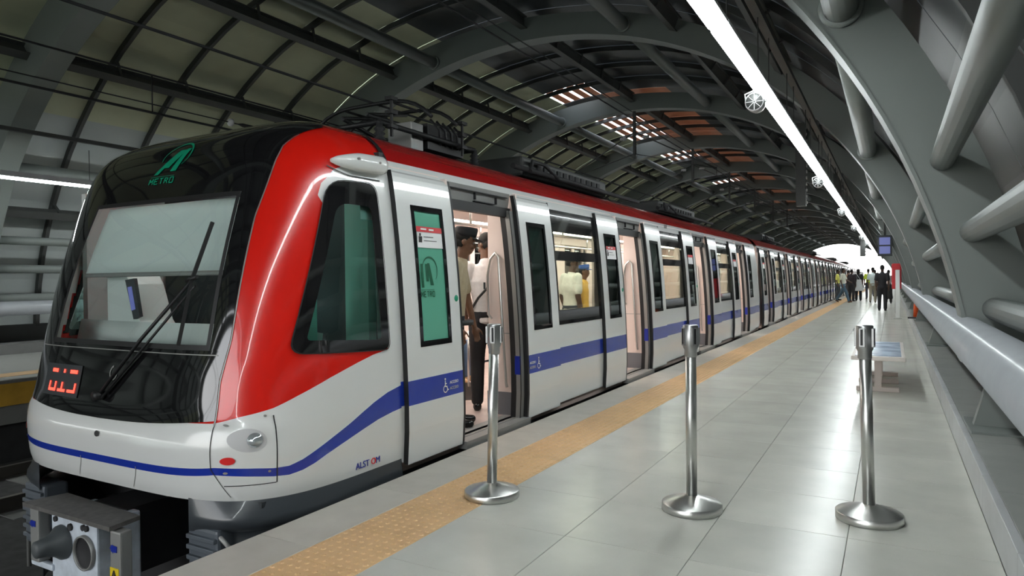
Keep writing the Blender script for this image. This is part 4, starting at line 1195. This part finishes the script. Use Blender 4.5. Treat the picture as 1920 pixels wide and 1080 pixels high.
def person(label, loc, rz, H=1.72, skin=SK1, top=(.6,.6,.58), trou=(.02,.02,.025), shoe=(.01,.01,.01), hair=(.008,.007,.006), cap=None,
           lean=0., head=(0, 0), armL=None, armR=None, legL=None, legR=None, sleeves='short', seated=False, vox=.016, fine=False, girth=1., long_hair=False, skirt=None, group=None, female=False):
    """local frame: facing -y, z up; joints in fractions of H"""
    t = thing('person', label, 'person', loc, group, rz)
    S = lambda p: Vector(p)*H
    hipz = .27 if seated else .52
    ca, sa = math.cos(math.radians(lean)), math.sin(math.radians(lean))
    def up(p):  # lean upper body forward (-y) about the hips
        x, y, z = p; z -= .52; y2, z2 = y*ca-z*sa, z*ca+y*sa
        return Vector((x, y2, z2+hipz))*H
    sh = .098*(.93 if female else 1)
    pel, wai, che, shl, nec, hed = up((0,0,.53)), up((0,0,.61)), up((0,.004,.72)), up((0,.004,.795)), up((0,-.004,.845)), up((0,-.016,.925))
    yaw_, nod = head
    leg = {}
    for s, L in ((-1, legL), (1, legR)):
        if seated: J = [(s*.055, 0, .27), (s*.07, -.235, .275), (s*.07, -.23, .04), (s*.07, -.31, .02)]
        else: J = [(s*.048, 0, .50), (s*.055, -.008, .285), (s*.058, .012, .045), (s*.062, -.085, .018)]
        if L: J = [J[0]]+[tuple(q) for q in L]
        leg[s] = [S(q) for q in J]
    arm = {}
    for s, A in ((-1, armL), (1, armR)):
        J = [(s*sh, .004, .80), (s*(sh+.028), .02, .63), (s*(sh+.022), -.025, .49)]
        if A: J = [J[0]]+[tuple(q) for q in A]
        arm[s] = [up(q) for q in J]
    g = girth*H
    b = MB()
    # torso under clothes + neck
    chain(b, pel, (.082*g, .055*g, .05*g), wai, (.068*g, .048*g, .05*g)); chain(b, wai, (.068*g, .048*g, .05*g), che, (.088*g, .056*g, .05*g))
    chain(b, che, (.088*g, .056*g, .05*g), shl, (.075*g, .045*g, .03*g)); limb(b, [shl, nec, hed-Vector((0,0,.02*H))], [.042*H, .034*H, .034*H])
    for s in (-1, 1):
        J = leg[s]; limb(b, J[:3], [.052*g, .034*g, .022*g])
        A = arm[s]; limb(b, [A[0], A[1], A[2]], [.030*g, .024*g, .016*g])
        d = (A[2]-A[1]).normalized(); side = Vector((s, 0, 0)); fw = d
        c = A[2]+d*.026*H; ball(b, c, (.013*H, .02*H, .026*H) if abs(d.z) > .6 else (.018*H, .024*H, .015*H))
        if fine:
            nrm = d.cross(Vector((1, 0, 0))).normalized()
            for k, (off, ln) in enumerate(((-.6, .036), (-.2, .042), (.2, .040), (.6, .032))):
                p0 = c+nrm*off*.022*H+d*.018*H; p1 = p0+d*ln*.5*H; p2 = p1+d*ln*.38*H-side*.010*H
                limb(b, [p0, p1, p2], [.0052*H, .0048*H, .0042*H], 8)
            p0 = c+nrm*.018*H-d*.01*H; limb(b, [p0, p0+nrm*.012*H+d*.018*H, p0+nrm*.014*H+d*.034*H], [.006*H, .0052*H, .0045*H], 8)
        else:
            p0 = c+d*.02*H; ball(b, p0, (.012*H, .018*H, .022*H))
    # head
    R = Matrix.Rotation(math.radians(yaw_), 4, 'Z') @ Matrix.Rotation(math.radians(nod), 4, 'X')
    def hp(x, y, z): return hed+R @ Vector((x*H, y*H, z*H))
    hb = MB()
    def hball(x, y, z, r):
        k = len(hb.v); ball(hb, (0,0,0), tuple(q*H for q in r), 20)
        for i in range(k, len(hb.v)): hb.v[i] = tuple(hp(x, y, z)+(R.to_3x3() @ Vector(hb.v[i])))
    hball(0, .006, .018, (.041, .052, .050)); hball(0, -.010, -.012, (.034, .040, .044)); hball(0, -.026, -.040, (.022, .020, .016))
    hball(0, -.047, -.006, (.008, .010, .013)); hball(0, -.052, -.014, (.010, .009, .007)); hball(0, -.044, -.030, (.014, .007, .006))
    hball(0, -.038, .016, (.030, .012, .007))
    for s in (-1, 1): hball(s*.042, .008, -.002, (.006, .011, .016)); hball(s*.022, -.036, -.014, (.012, .010, .010))
    b.add(hb.v, hb.f, 0, True)
    fused('body', b, pmat(skin, .5), t, vox if not fine else .0075, smooth=3 if fine else 2)
    if fine:
        e = MB()
        for s in (-1, 1): ball(e, hp(s*.017, -.0415, .004), .0062*H, 8)
        obj('eye', e, pmat((.35, .33, .3), .3), t, local=True)
        e = MB()
        for s in (-1, 1): ball(e, hp(s*.017, -.0465, .004), .0032*H, 8)
        obj('pupil', e, pmat((.01, .01, .01), .2), t, local=True)
    # shirt
    c = MB(); k = .007*H
    chain(c, up((0,0,.50)), (.090*g, .064*g, .02*g), wai, (.080*g, .058*g, .05*g)); chain(c, wai, (.080*g, .058*g, .05*g), che, (.097*g, .064*g, .05*g))
    chain(c, che, (.097*g, .064*g, .05*g), shl, (.082*g, .050*g, .032*g)); limb(c, [shl, up((0, 0, .822))], [.048*H, .043*H])
    for s in (-1, 1):
        A = arm[s]
        if sleeves == 'short': limb(c, [A[0], A[0]+(A[1]-A[0])*.72], [.040*g, .037*g])
        elif sleeves == 'long': limb(c, A, [.040*g, .034*g, .024*g])
        elif sleeves == 'none': limb(c, [A[0], A[0]+(A[1]-A[0])*.1], [.037*g, .035*g])
    fused('shirt', c, pmat(top), t, vox if not fine else .011)
    # trousers / skirt
    c = MB(); chain(c, up((0,0,.555)), (.084*g, .060*g, .02*g), pel, (.090*g, .064*g, .05*g))
    for s in (-1, 1):
        J = leg[s]; limb(c, [J[0], J[1], J[2]+(J[1]-J[2])*.06], [.058*g, .043*g, .036*g])
    if skirt:
        chain(c, pel, (.088*g, .062*g, .04*g), S((0, 0, skirt)), (.12*g, .09*g, .02*g), 12)
    fused('trousers', c, pmat(trou), t, vox if not fine else .011)
    for s in (-1, 1):
        c = MB(); J = leg[s]; limb(c, [J[2]+Vector((0,.012*H,-.022*H)), J[3]], [.026*H, .021*H]); ball(c, J[2]+Vector((0, .004, -.005*H)), .024*H)
        fused('shoe', c, pmat(shoe, .35), t, vox if not fine else .009)
    # hair / cap
    hb = MB()
    hball(0, .014, .024, (.0445, .053, .051)); hball(0, .028, -.004, (.040, .036, .040))
    if long_hair: hball(0, .035, -.05, (.040, .022, .07))
    v = [Vector(q) for q in hb.v]; Ri = R.inverted()
    keep = [f for f in hb.f if (lambda w: not (w.y < -.012*H and w.z < .052*H) and not (w.y < .004*H and w.z < .008*H) and not (w.z < -.03*H and not long_hair))(Ri @ (sum((v[i] for i in f), Vector())/4-hed))]
    hb.f = keep; hb.m = [0]*len(keep); hb.smooth = [True]*len(keep)
    obj('hair', hb, pmat(hair, .85), t, local=True)
    if cap:
        cm = MB(); n = 24; rows = []
        for (rr, zz) in ((.050, .028), (.052, .045), (.053, .066), (.049, .076), (.0, .078)):
            rows.append([hp(rr*math.cos(2*PI*j/n)*.92, rr*1.1*math.sin(2*PI*j/n)+.006, zz-.10*rr*math.sin(2*PI*j/n)) for j in range(n)])
        cm.grid(rows, close=True)
        vis = []
        for q in (0, 1): vis.append([hp((.045+.004*q)*math.cos(PI+PI*j/12), -.03+(-.062*q-.010)*abs(math.sin(PI*j/12))*1.0, .032-.010*q) for j in range(13)])
        cm.grid(vis)
        obj('cap', cm, pmat(cap, .8), t, local=True, thick=.004)
    return t, arm, leg, up
crowd = 'passengers walking on the platform'
# security guard leaning out of the first doorway
g1, A1, _, U1_ = person('guard in a dark cap and beige shirt leaning out of the first doorway', (-3.36, 4.93, .035), math.radians(118), 1.74, SK1, (.42, .35, .23), (.012, .013, .02), cap=(.008, .009, .011),
    lean=7, head=(8, 12), armR=((.130, -.045, .645), (.122, -.10, .50)), armL=((-.13, .0, .64), (-.13, -.05, .50)), fine=True, girth=.93)
obj('badge', MB().box(-.075, -.045, -.29, -.275, 1.19, 1.25), M['ink'], g1, local=True)
obj('belt', MB().lathe((0, -.03, .90), [(.0, -.02), (.15, -.02), (.15, .02), (.0, .02)], 20), M['ink'], g1, local=True)
# man in a white t-shirt with a crossbody strap
g2, A2, _, _ = person('man in a white t-shirt and black trousers with his back turned in the first doorway', (-3.46, 5.66, .035), math.radians(212), 1.74, SK1, (.80, .78, .77), (.010, .010, .012),
    lean=3, head=(38, 22), armL=((-.155, .03, .65), (-.11, -.07, .56)), armR=((.14, .02, .64), (.12, -.06, .55)), fine=True, girth=1.02)
obj('bag_strap', MB().tube([(-.15, .08, 1.30), (-.05, .128, 1.24), (.08, .12, 1.10), (.16, .03, .97), (.12, -.10, .95)], .013, 8), M['ink'], g2, local=True, label='black crossbody strap')
sb = obj('waist_bag', MB().box(-.20, -.12, -.16, -.02, .96, 1.12), M['ink'], g2, local=True, bevel=.02)
# long-handled dustpan
dp = thing('dustpan', 'long-handled metal dustpan held upright inside the first doorway', 'dustpan', (-3.85, 5.92, .035))
obj('handle', MB().tube([(-3.85, 5.92, .20), (-3.83, 5.90, .78)], .011, 8), M['chrome'], dp)
obj('scoop', MB().add([(-3.92, 5.85, .06), (-3.78, 5.99, .06), (-3.82, 5.95, .24), (-3.88, 5.89, .24), (-3.90, 5.83, .06), (-3.76, 5.97, .06)], [(0,1,2,3),(0,3,4),(1,5,2),(4,5,2,3)]), M['chrome'], dp)
# passengers inside
inside_g = 'passengers inside the train'
person('seated passenger in an orange top and blue jeans on the bench across the first doorway', (-5.10, 7.1, .03), math.radians(90), 1.66, SK1, (.62, .26, .10), (.07, .12, .2), (.5, .3, .15), seated=True, group=inside_g)
person('standing passenger in a white shirt and dark cap seen through the first saloon window', (-4.1, 9.1, .035), math.radians(150), 1.62, SK2, (.75, .74, .66), (.02, .02, .03), cap=(.012, .012, .014), head=(-40, 10), girth=1.15, group=inside_g)
person('seated passenger in dark clothes behind the first saloon window', (-3.46, 6.85, .0), math.radians(-90), 1.66, SK2, (.05, .05, .06), (.03, .03, .04), seated=True, group=inside_g)
person('passenger in a blue cap and yellow shirt behind the first saloon window', (-4.3, 10.0, .035), math.radians(100), 1.5, SK1, (.70, .42, .08), (.25, .2, .1), cap=(.02, .08, .30), group=inside_g)
person('woman in a white blouse seated beyond the second doorway', (-3.95, 11.3, .0), math.radians(-60), 1.64, SK2, (.72, .70, .66), (.015, .015, .02), seated=True, group=inside_g, female=True)
person('passenger in a red top seen in the third doorway', (-4.5, 17.6, .035), math.radians(80), 1.62, SK1, (.6, .12, .06), (.1, .1, .12), group=inside_g)
# walking crowd
W = dict(vox=.02)
stepL = ((-.05, -.09, .29), (-.052, -.11, .05), (-.056, -.20, .035)); stepR = ((.055, .02, .28), (.058, .15, .07), (.06, .09, .03))
person('young man in a cream shirt and blue jeans striding near the yellow strip', (-2.12, 37.6, 0), math.radians(75), 1.74, SK2, (.62, .62, .52), (.07, .13, .19), (.10, .05, .03), legL=((-.05, -.11, .29), (-.05, -.17, .05), (-.055, -.25, .04)), legR=((.055, .06, .29), (.058, .20, .09), (.06, .15, .03)), armR=((.12, -.06, .65), (.11, -.16, .60)), group=crowd, **W)
person('woman in black carrying a large white shoulder bag amid the crowd', (-1.55, 40.6, 0), math.radians(180), 1.72, SK2, (.02, .02, .025), (.015, .015, .02), long_hair=True, female=True, girth=1.1, group=crowd, **W)
person('passenger in dark clothes with a high bun just left of the white bag', (-1.85, 40.0, 0), math.radians(150), 1.70, SK2, (.025, .02, .025), (.02, .02, .025), female=True, girth=1.1, sleeves='long', group=crowd, **W)
person('worker in a bright yellow safety vest beyond the white bag', (-1.18, 44.5, 0), math.radians(200), 1.76, SK2, (.62, .78, .06), (.03, .03, .05), group=crowd, **W)
person('man in a pale blue shirt and beige trousers left of the man in black', (-.80, 37.5, 0), math.radians(178), 1.76, SK2, (.58, .66, .66), (.30, .26, .20), (.06, .04, .03), legL=stepL, legR=stepR, group=crowd, **W)
person('man dressed all in black standing with his back turned on the open platform', (-.31, 29.1, 0), math.radians(172), 1.74, SK2, (.012, .012, .016), (.012, .012, .016), hair=(.008,.008,.008), group=crowd, **W)
bp, _, _, _ = person('woman in a dark skirt with a pale pink backpack right of the man in black', (-.13, 37.0, 0), math.radians(180), 1.62, SK2, (.03, .03, .035), (.02, .02, .02), skirt=.16, female=True, group=crowd, **W)
person('man in a yellow shirt stepping out of a far train door', (-2.60, 41.5, 0), math.radians(85), 1.72, SK2, (.72, .70, .15), (.05, .06, .08), group=crowd, **W)
person('passenger in a red top boarding a far train door', (-3.10, 38.9, .035), math.radians(-80), 1.70, SK2, (.55, .03, .05), (.06, .07, .12), group=crowd, **W)
person('passenger in a brown shirt behind the striding young man', (-2.35, 47.0, 0), math.radians(175), 1.72, SK1, (.30, .18, .12), (.05, .05, .06), group=crowd, **W)
person('passenger in white at the back of the crowd beside the worker in the vest', (-.95, 50.0, 0), math.radians(180), 1.74, SK1, (.7, .7, .7), (.1, .1, .14), group=crowd, **W)
b_ = thing('shoulder_bag', 'large white bag hanging on the back of the woman in black', 'bag', (-1.52, 40.38, .55))
obj('bag_body', MB().add([(-1.70, 40.38, .55), (-1.30, 40.38, .55), (-1.40, 40.38, 1.15), (-1.62, 40.38, 1.15), (-1.70, 40.26, .55), (-1.30, 40.26, .55), (-1.40, 40.32, 1.15), (-1.62, 40.32, 1.15)], [(0,1,2,3),(4,5,6,7),(0,1,5,4),(1,2,6,5),(2,3,7,6),(3,0,4,7)]), pmat((.75, .76, .76)), b_, bevel=.02)
obj('strap', MB().tube([(-1.60, 40.36, 1.14), (-1.62, 40.42, 1.42), (-1.45, 40.36, 1.14)], .014, 6), pmat((.75, .76, .76)), b_)
b_ = thing('backpack', 'pale pink backpack worn by the woman in the dark skirt', 'backpack', (-.13, 36.84, .95))
mb = MB(); chain(mb, (-.13, 36.84, 1.02), (.14, .08, .09), (-.13, 36.84, 1.26), (.12, .07, .08)); fused_p = obj('pack', mb, pmat((.62, .50, .48)), b_)

# ================================================================== PLATFORM OBJECTS
def stanchion(px, py, lean, rot, label):
    t = thing('queue_stanchion', label, 'barrier post', (px, py, 0), 'steel barrier posts')
    obj('base', MB().lathe((0,0,0), [(.0, 0), (.163, 0), (.165, .004), (.165, .038), (.160, .043), (.055, .076), (.035, .084), (.0, .084)], 48), M['chrome'], t, local=True)
    obj('pole', MB().tube([(0,0,.062), (lean*.92, 0, .94)], .030, 24), M['chrome'], t, local=True)
    hx = lean*.95
    hd = obj('belt_head', MB().lathe((hx, 0, 0), [(.030, .86), (.0345, .865), (.0345, .90), (.042, .915), (.042, 1.035), (.038, 1.04), (.0, 1.04)], 28), M['chromed'], t, local=True)
    for k in range(4):
        a = rot+k*PI/2; c, s = math.cos(a), math.sin(a)
        mb = MB().bar((hx+c*.036, s*.036, .925), (hx+c*.036, s*.036, 1.025), .030, .026, up=(c, s, 0))
        so = obj('belt_slot', mb, M['chromed'], hd, local=True, bevel=.003)
        obj('slot_opening', MB().bar((hx+c*.0495, s*.0495, .935), (hx+c*.0495, s*.0495, 1.02), .012, .002, up=(c, s, 0)), M['blackm'], so, local=True) if False else None
    mb = MB()
    for k in range(4):
        a = rot+k*PI/2; c, s = math.cos(a), math.sin(a)
        mb.bar((hx+c*.0498, s*.0498, .935), (hx+c*.0498, s*.0498, 1.02), .012, .002, up=(c, s, 0))
    o = obj('slot_opening', mb, M['blackm'], hd, local=True); o['kind'] = 'stuff'
    return t
stanchion(-2.11, 3.49, .028, .35, 'steel barrier post standing on the yellow strip before the first doorway')
stanchion(-.985, 3.80, 0, .75, 'steel barrier post in the middle of the platform')
stanchion(-.11, 4.08, -.018, 1.3, 'steel barrier post standing in front of the bench')
# bench
t = thing('platform_bench', 'low white bench with a blue-grey top beside the kerb', 'bench', (-.13, 9.4, 0))
obj('seat_frame', MB().box(-.40, .13, 8.42, 10.42, .375, .42), mat('bench_white', (.66, .60, .56, 1), .45), t, bevel=.008)
obj('seat_panel', MB().box(-.36, .09, 8.50, 10.34, .42, .425), mat('bench_top', (.42, .52, .66, 1), .25, noise=.5, nscale=5), t, 'pale blue mottled seat panel')
bw = mat('bench_leg', (.50, .43, .40, 1), .5)
for y_ in (8.72, 9.42, 10.12):
    lg = obj('leg', MB().box(-.175, -.105, y_-.04, y_+.04, .05, .375), bw, t)
    obj('foot_bar', MB().box(-.36, .07, y_-.04, y_+.04, 0, .05), bw, lg, bevel=.006)
# traffic post (orange) and white post, red cabinet, screens
t = thing('delineator_post', 'orange plastic post with a black base standing on the kerb', 'traffic post', (.54, 20.5, .2))
obj('base', MB().box(.36, .72, 20.35, 20.65, .20, .235), M['blackm'], t, bevel=.01)
obj('post', MB().lathe((.56, 20.5, .235), [(.0, 0), (.075, 0), (.06, .42), (.05, .46), (.0, .47)], 20), M['orange'], t)
t = thing('white_post', 'plain white post standing at the kerb beside the red cabinet', 'post', (.16, 24.0, 0))
obj('column', MB().box(.10, .22, 23.94, 24.06, 0, 1.50), M['white'], t, bevel=.01)
obj('foot', MB().box(.05, .27, 23.88, 24.12, 0, .02), M['greym'], t)
t = thing('fire_cabinet', 'tall red fire cabinet on a stand against the arch wall', 'fire cabinet', (.20, 27.5, .0))
obj('stand', MB().box(.10, .20, 27.48, 27.56, 0, .9), M['greym'], t)
obj('cabinet', MB().box(.0, .30, 27.42, 27.62, .85, 1.75), M['redpaint'], t, bevel=.04)
obj('cabinet_door', MB().box(.04, .26, 27.405, 27.42, .95, 1.65), M['redpaint'], t, bevel=.005)
t = thing('information_screen', 'dark hanging frame with two blue-lit screens above the platform', 'screen', (-.2, 26, 2.6))
obj('case', MB().box(-.42, .02, 25.95, 26.05, 1.98, 2.68), M['cabd'], t, bevel=.01)
for z_ in (2.36, 2.06): obj('display', MB().box(-.36, -.04, 25.94, 25.95, z_, z_+.25), M['screen'], t)
obj('suspension', MB().tube([(-.2, 26, 2.68), (-.2, 26, 4.2)], .03, 10), M['steeld'], t)
# speakers under the luminaire line
def speaker(x, y, label, z=2.97):
    t = thing('loudspeaker', label, 'loudspeaker', (x, y, z), 'round speakers under the tube lights')
    obj('body', MB().lathe((0, 0, 0), [(.0, .20), (.06, .20), (.075, .17), (.085, .10), (.088, 0), (.078, -.006)], 24, axis='y'), M['lightgrey'], t, local=True)
    obj('grille', MB().lathe((0, 0, 0), [(.0, -.002), (.078, -.002), (.078, .004)], 24, axis='y'), M['steeld'], t, local=True)
    mb = MB()
    for k in range(8):
        a = k*PI/4; mb.bar((.008*math.cos(a), -.005, .008*math.sin(a)), (.076*math.cos(a), -.005, .076*math.sin(a)), .004, .003, up=(0,1,0))
    o = obj('grille_spokes', mb, M['lightgrey'], t, local=True); o['kind'] = 'stuff'
    obj('bracket', MB().tube([(-.09, .08, 0), (-.10, .08, .10), (0, .08, .13), (.10, .08, .10), (.09, .08, 0)], .007, 8), M['white'], t, local=True)
for i, (y_, lb) in enumerate(((6.75, 'largest round white loudspeaker hanging below the tube lights'), (13.1, 'second white loudspeaker along the line of tube lights'), (19.6, 'third white loudspeaker along the line of tube lights'), (26.3, 'fourth tiny loudspeaker along the line of tube lights'), (33, 'fifth tiny loudspeaker along the line of tube lights'), (40, 'sixth tiny loudspeaker far along the tube lights'))):
    speaker(-1.13, y_, lb)
speaker(MX+1.13, 5.05, 'silver loudspeaker under the tube light of the opposite platform', 2.86)
# hanging service posts
for i, (x_, y_, z0, z1, lb) in enumerate(((-2.05, 19.55, 3.15, 5.3, 'dark square post hanging from the roof, nearest the tube lights'), (-1.62, 26.35, 3.6, 5.2, 'dark square post hanging from the roof behind the first one'), (-1.3, 39.95, 2.35, 5.1, 'dark hanging post in front of the bright tunnel mouth'))):
    t = thing('hanging_post', lb, 'hanging post', (x_, y_-.3, z1), 'posts hanging from the roof')
    obj('shaft', MB().box(x_-.12, x_+.12, y_-.55, y_-.30, z0, z1), M['steeld'], t, bevel=.01)
    mb = MB()
    for k in range(int((z1-z0)/.16)): mb.box(x_+.12, x_+.15, y_-.5, y_-.36, z0+.06+.16*k, z0+.12+.16*k)
    o = obj('clips', mb, M['greym'], t); o['kind'] = 'stuff'
# overhead wires
def wire(label, x, z, r, y0=-20, y1=112, sag=0.):
    t = thing('overhead_wire', label, 'wire', (x, y0, z), 'overhead line wires')
    obj('wire', MB().tube([(x, y0+(y1-y0)*i/20, z) for i in range(21)], r, 6), M['cavity'], t)
    return t
wire('lower contact wire above the red and white train', -4.3, 3.00, .011)
wire('upper carrier wire high above the red and white train', -4.3, 4.35, .012)
wire('thin second carrier wire beside the upper one over the train', -4.05, 4.30, .008)
wire('lower contact wire over the empty far track', -9.1, 3.72, .018)
wire('thin wire just above the contact wire of the far track', -9.1, 3.84, .009)
wire('upper carrier wire over the far track', -9.1, 4.25, .014)
t = thing('wire_tensioner', 'white insulator and turnbuckle in the far overhead wire', 'insulator', (-9.1, 7.2, 3.84))
obj('disc_insulator', MB().lathe((-9.1, 7.2, 3.84), [(.0, -.05), (.02, -.05), (.06, -.02), (.06, .02), (.02, .05), (.0, .05)], 16, axis='y'), M['ins'], t)
obj('turnbuckle', MB().lathe((-9.1, 7.55, 3.84), [(.0, -.25), (.012, -.2), (.03, -.12), (.03, .12), (.012, .2), (.0, .6)], 12, axis='y'), M['cavity'], t)
for i, y_ in enumerate((5.9, 9.6)):
    t = thing('wire_dropper', ['thin vertical dropper on the far overhead wires near the left rib', 'thin vertical dropper on the far overhead wires above the train roof'][i], 'dropper', (-9.1, y_, 3.72))
    obj('rod', MB().tube([(-9.1, y_, 3.72), (-9.1, y_, 4.25)], .01, 6), M['cavity'], t)
# insulated support arms on each rib over both tracks
sup = None
def support(y, label):
    global sup
    if sup is None:
        sup = thing('wire_support', label, 'wire support', (CX, y, 6.2), 'overhead wire supports under the ribs')
        obj('mast', MB().box(CX-.04, CX+.04, y-.04, y+.04, 5.0, 6.35), M['steeld'], sup)
        for s in (-1, 1):
            x_ = -4.3 if s > 0 else -9.1
            obj('bracket_arm', MB().tube([(CX, y, 5.7), (x_, y, 4.4)], .018, 8).tube([(CX, y, 5.05), (x_, y, 4.4)], .012, 8), M['steeld'], sup)
            obj('arm_insulator', MB().lathe((CX+s*.35, y, 5.52), [(.03, -.1), (.06, -.06), (.03, -.03), (.06, 0), (.03, .03), (.06, .06), (.03, .1)], 12, axis='x'), M['ins'], sup)
            obj('dropper', MB().tube([(x_, y, 4.45), (x_, y, 4.2 if s > 0 else 4.1)], .008, 6), M['cavity'], sup)
    else:
        c = copy_tree(sup); c.location.y = y; c['label'] = label
for i, nm in enumerate(('third', 'fourth', 'fifth', 'sixth', 'seventh', 'eighth')):
    support(RIB0+BAY*(i+2), 'dark wire support hanging from the %s arch rib' % nm)
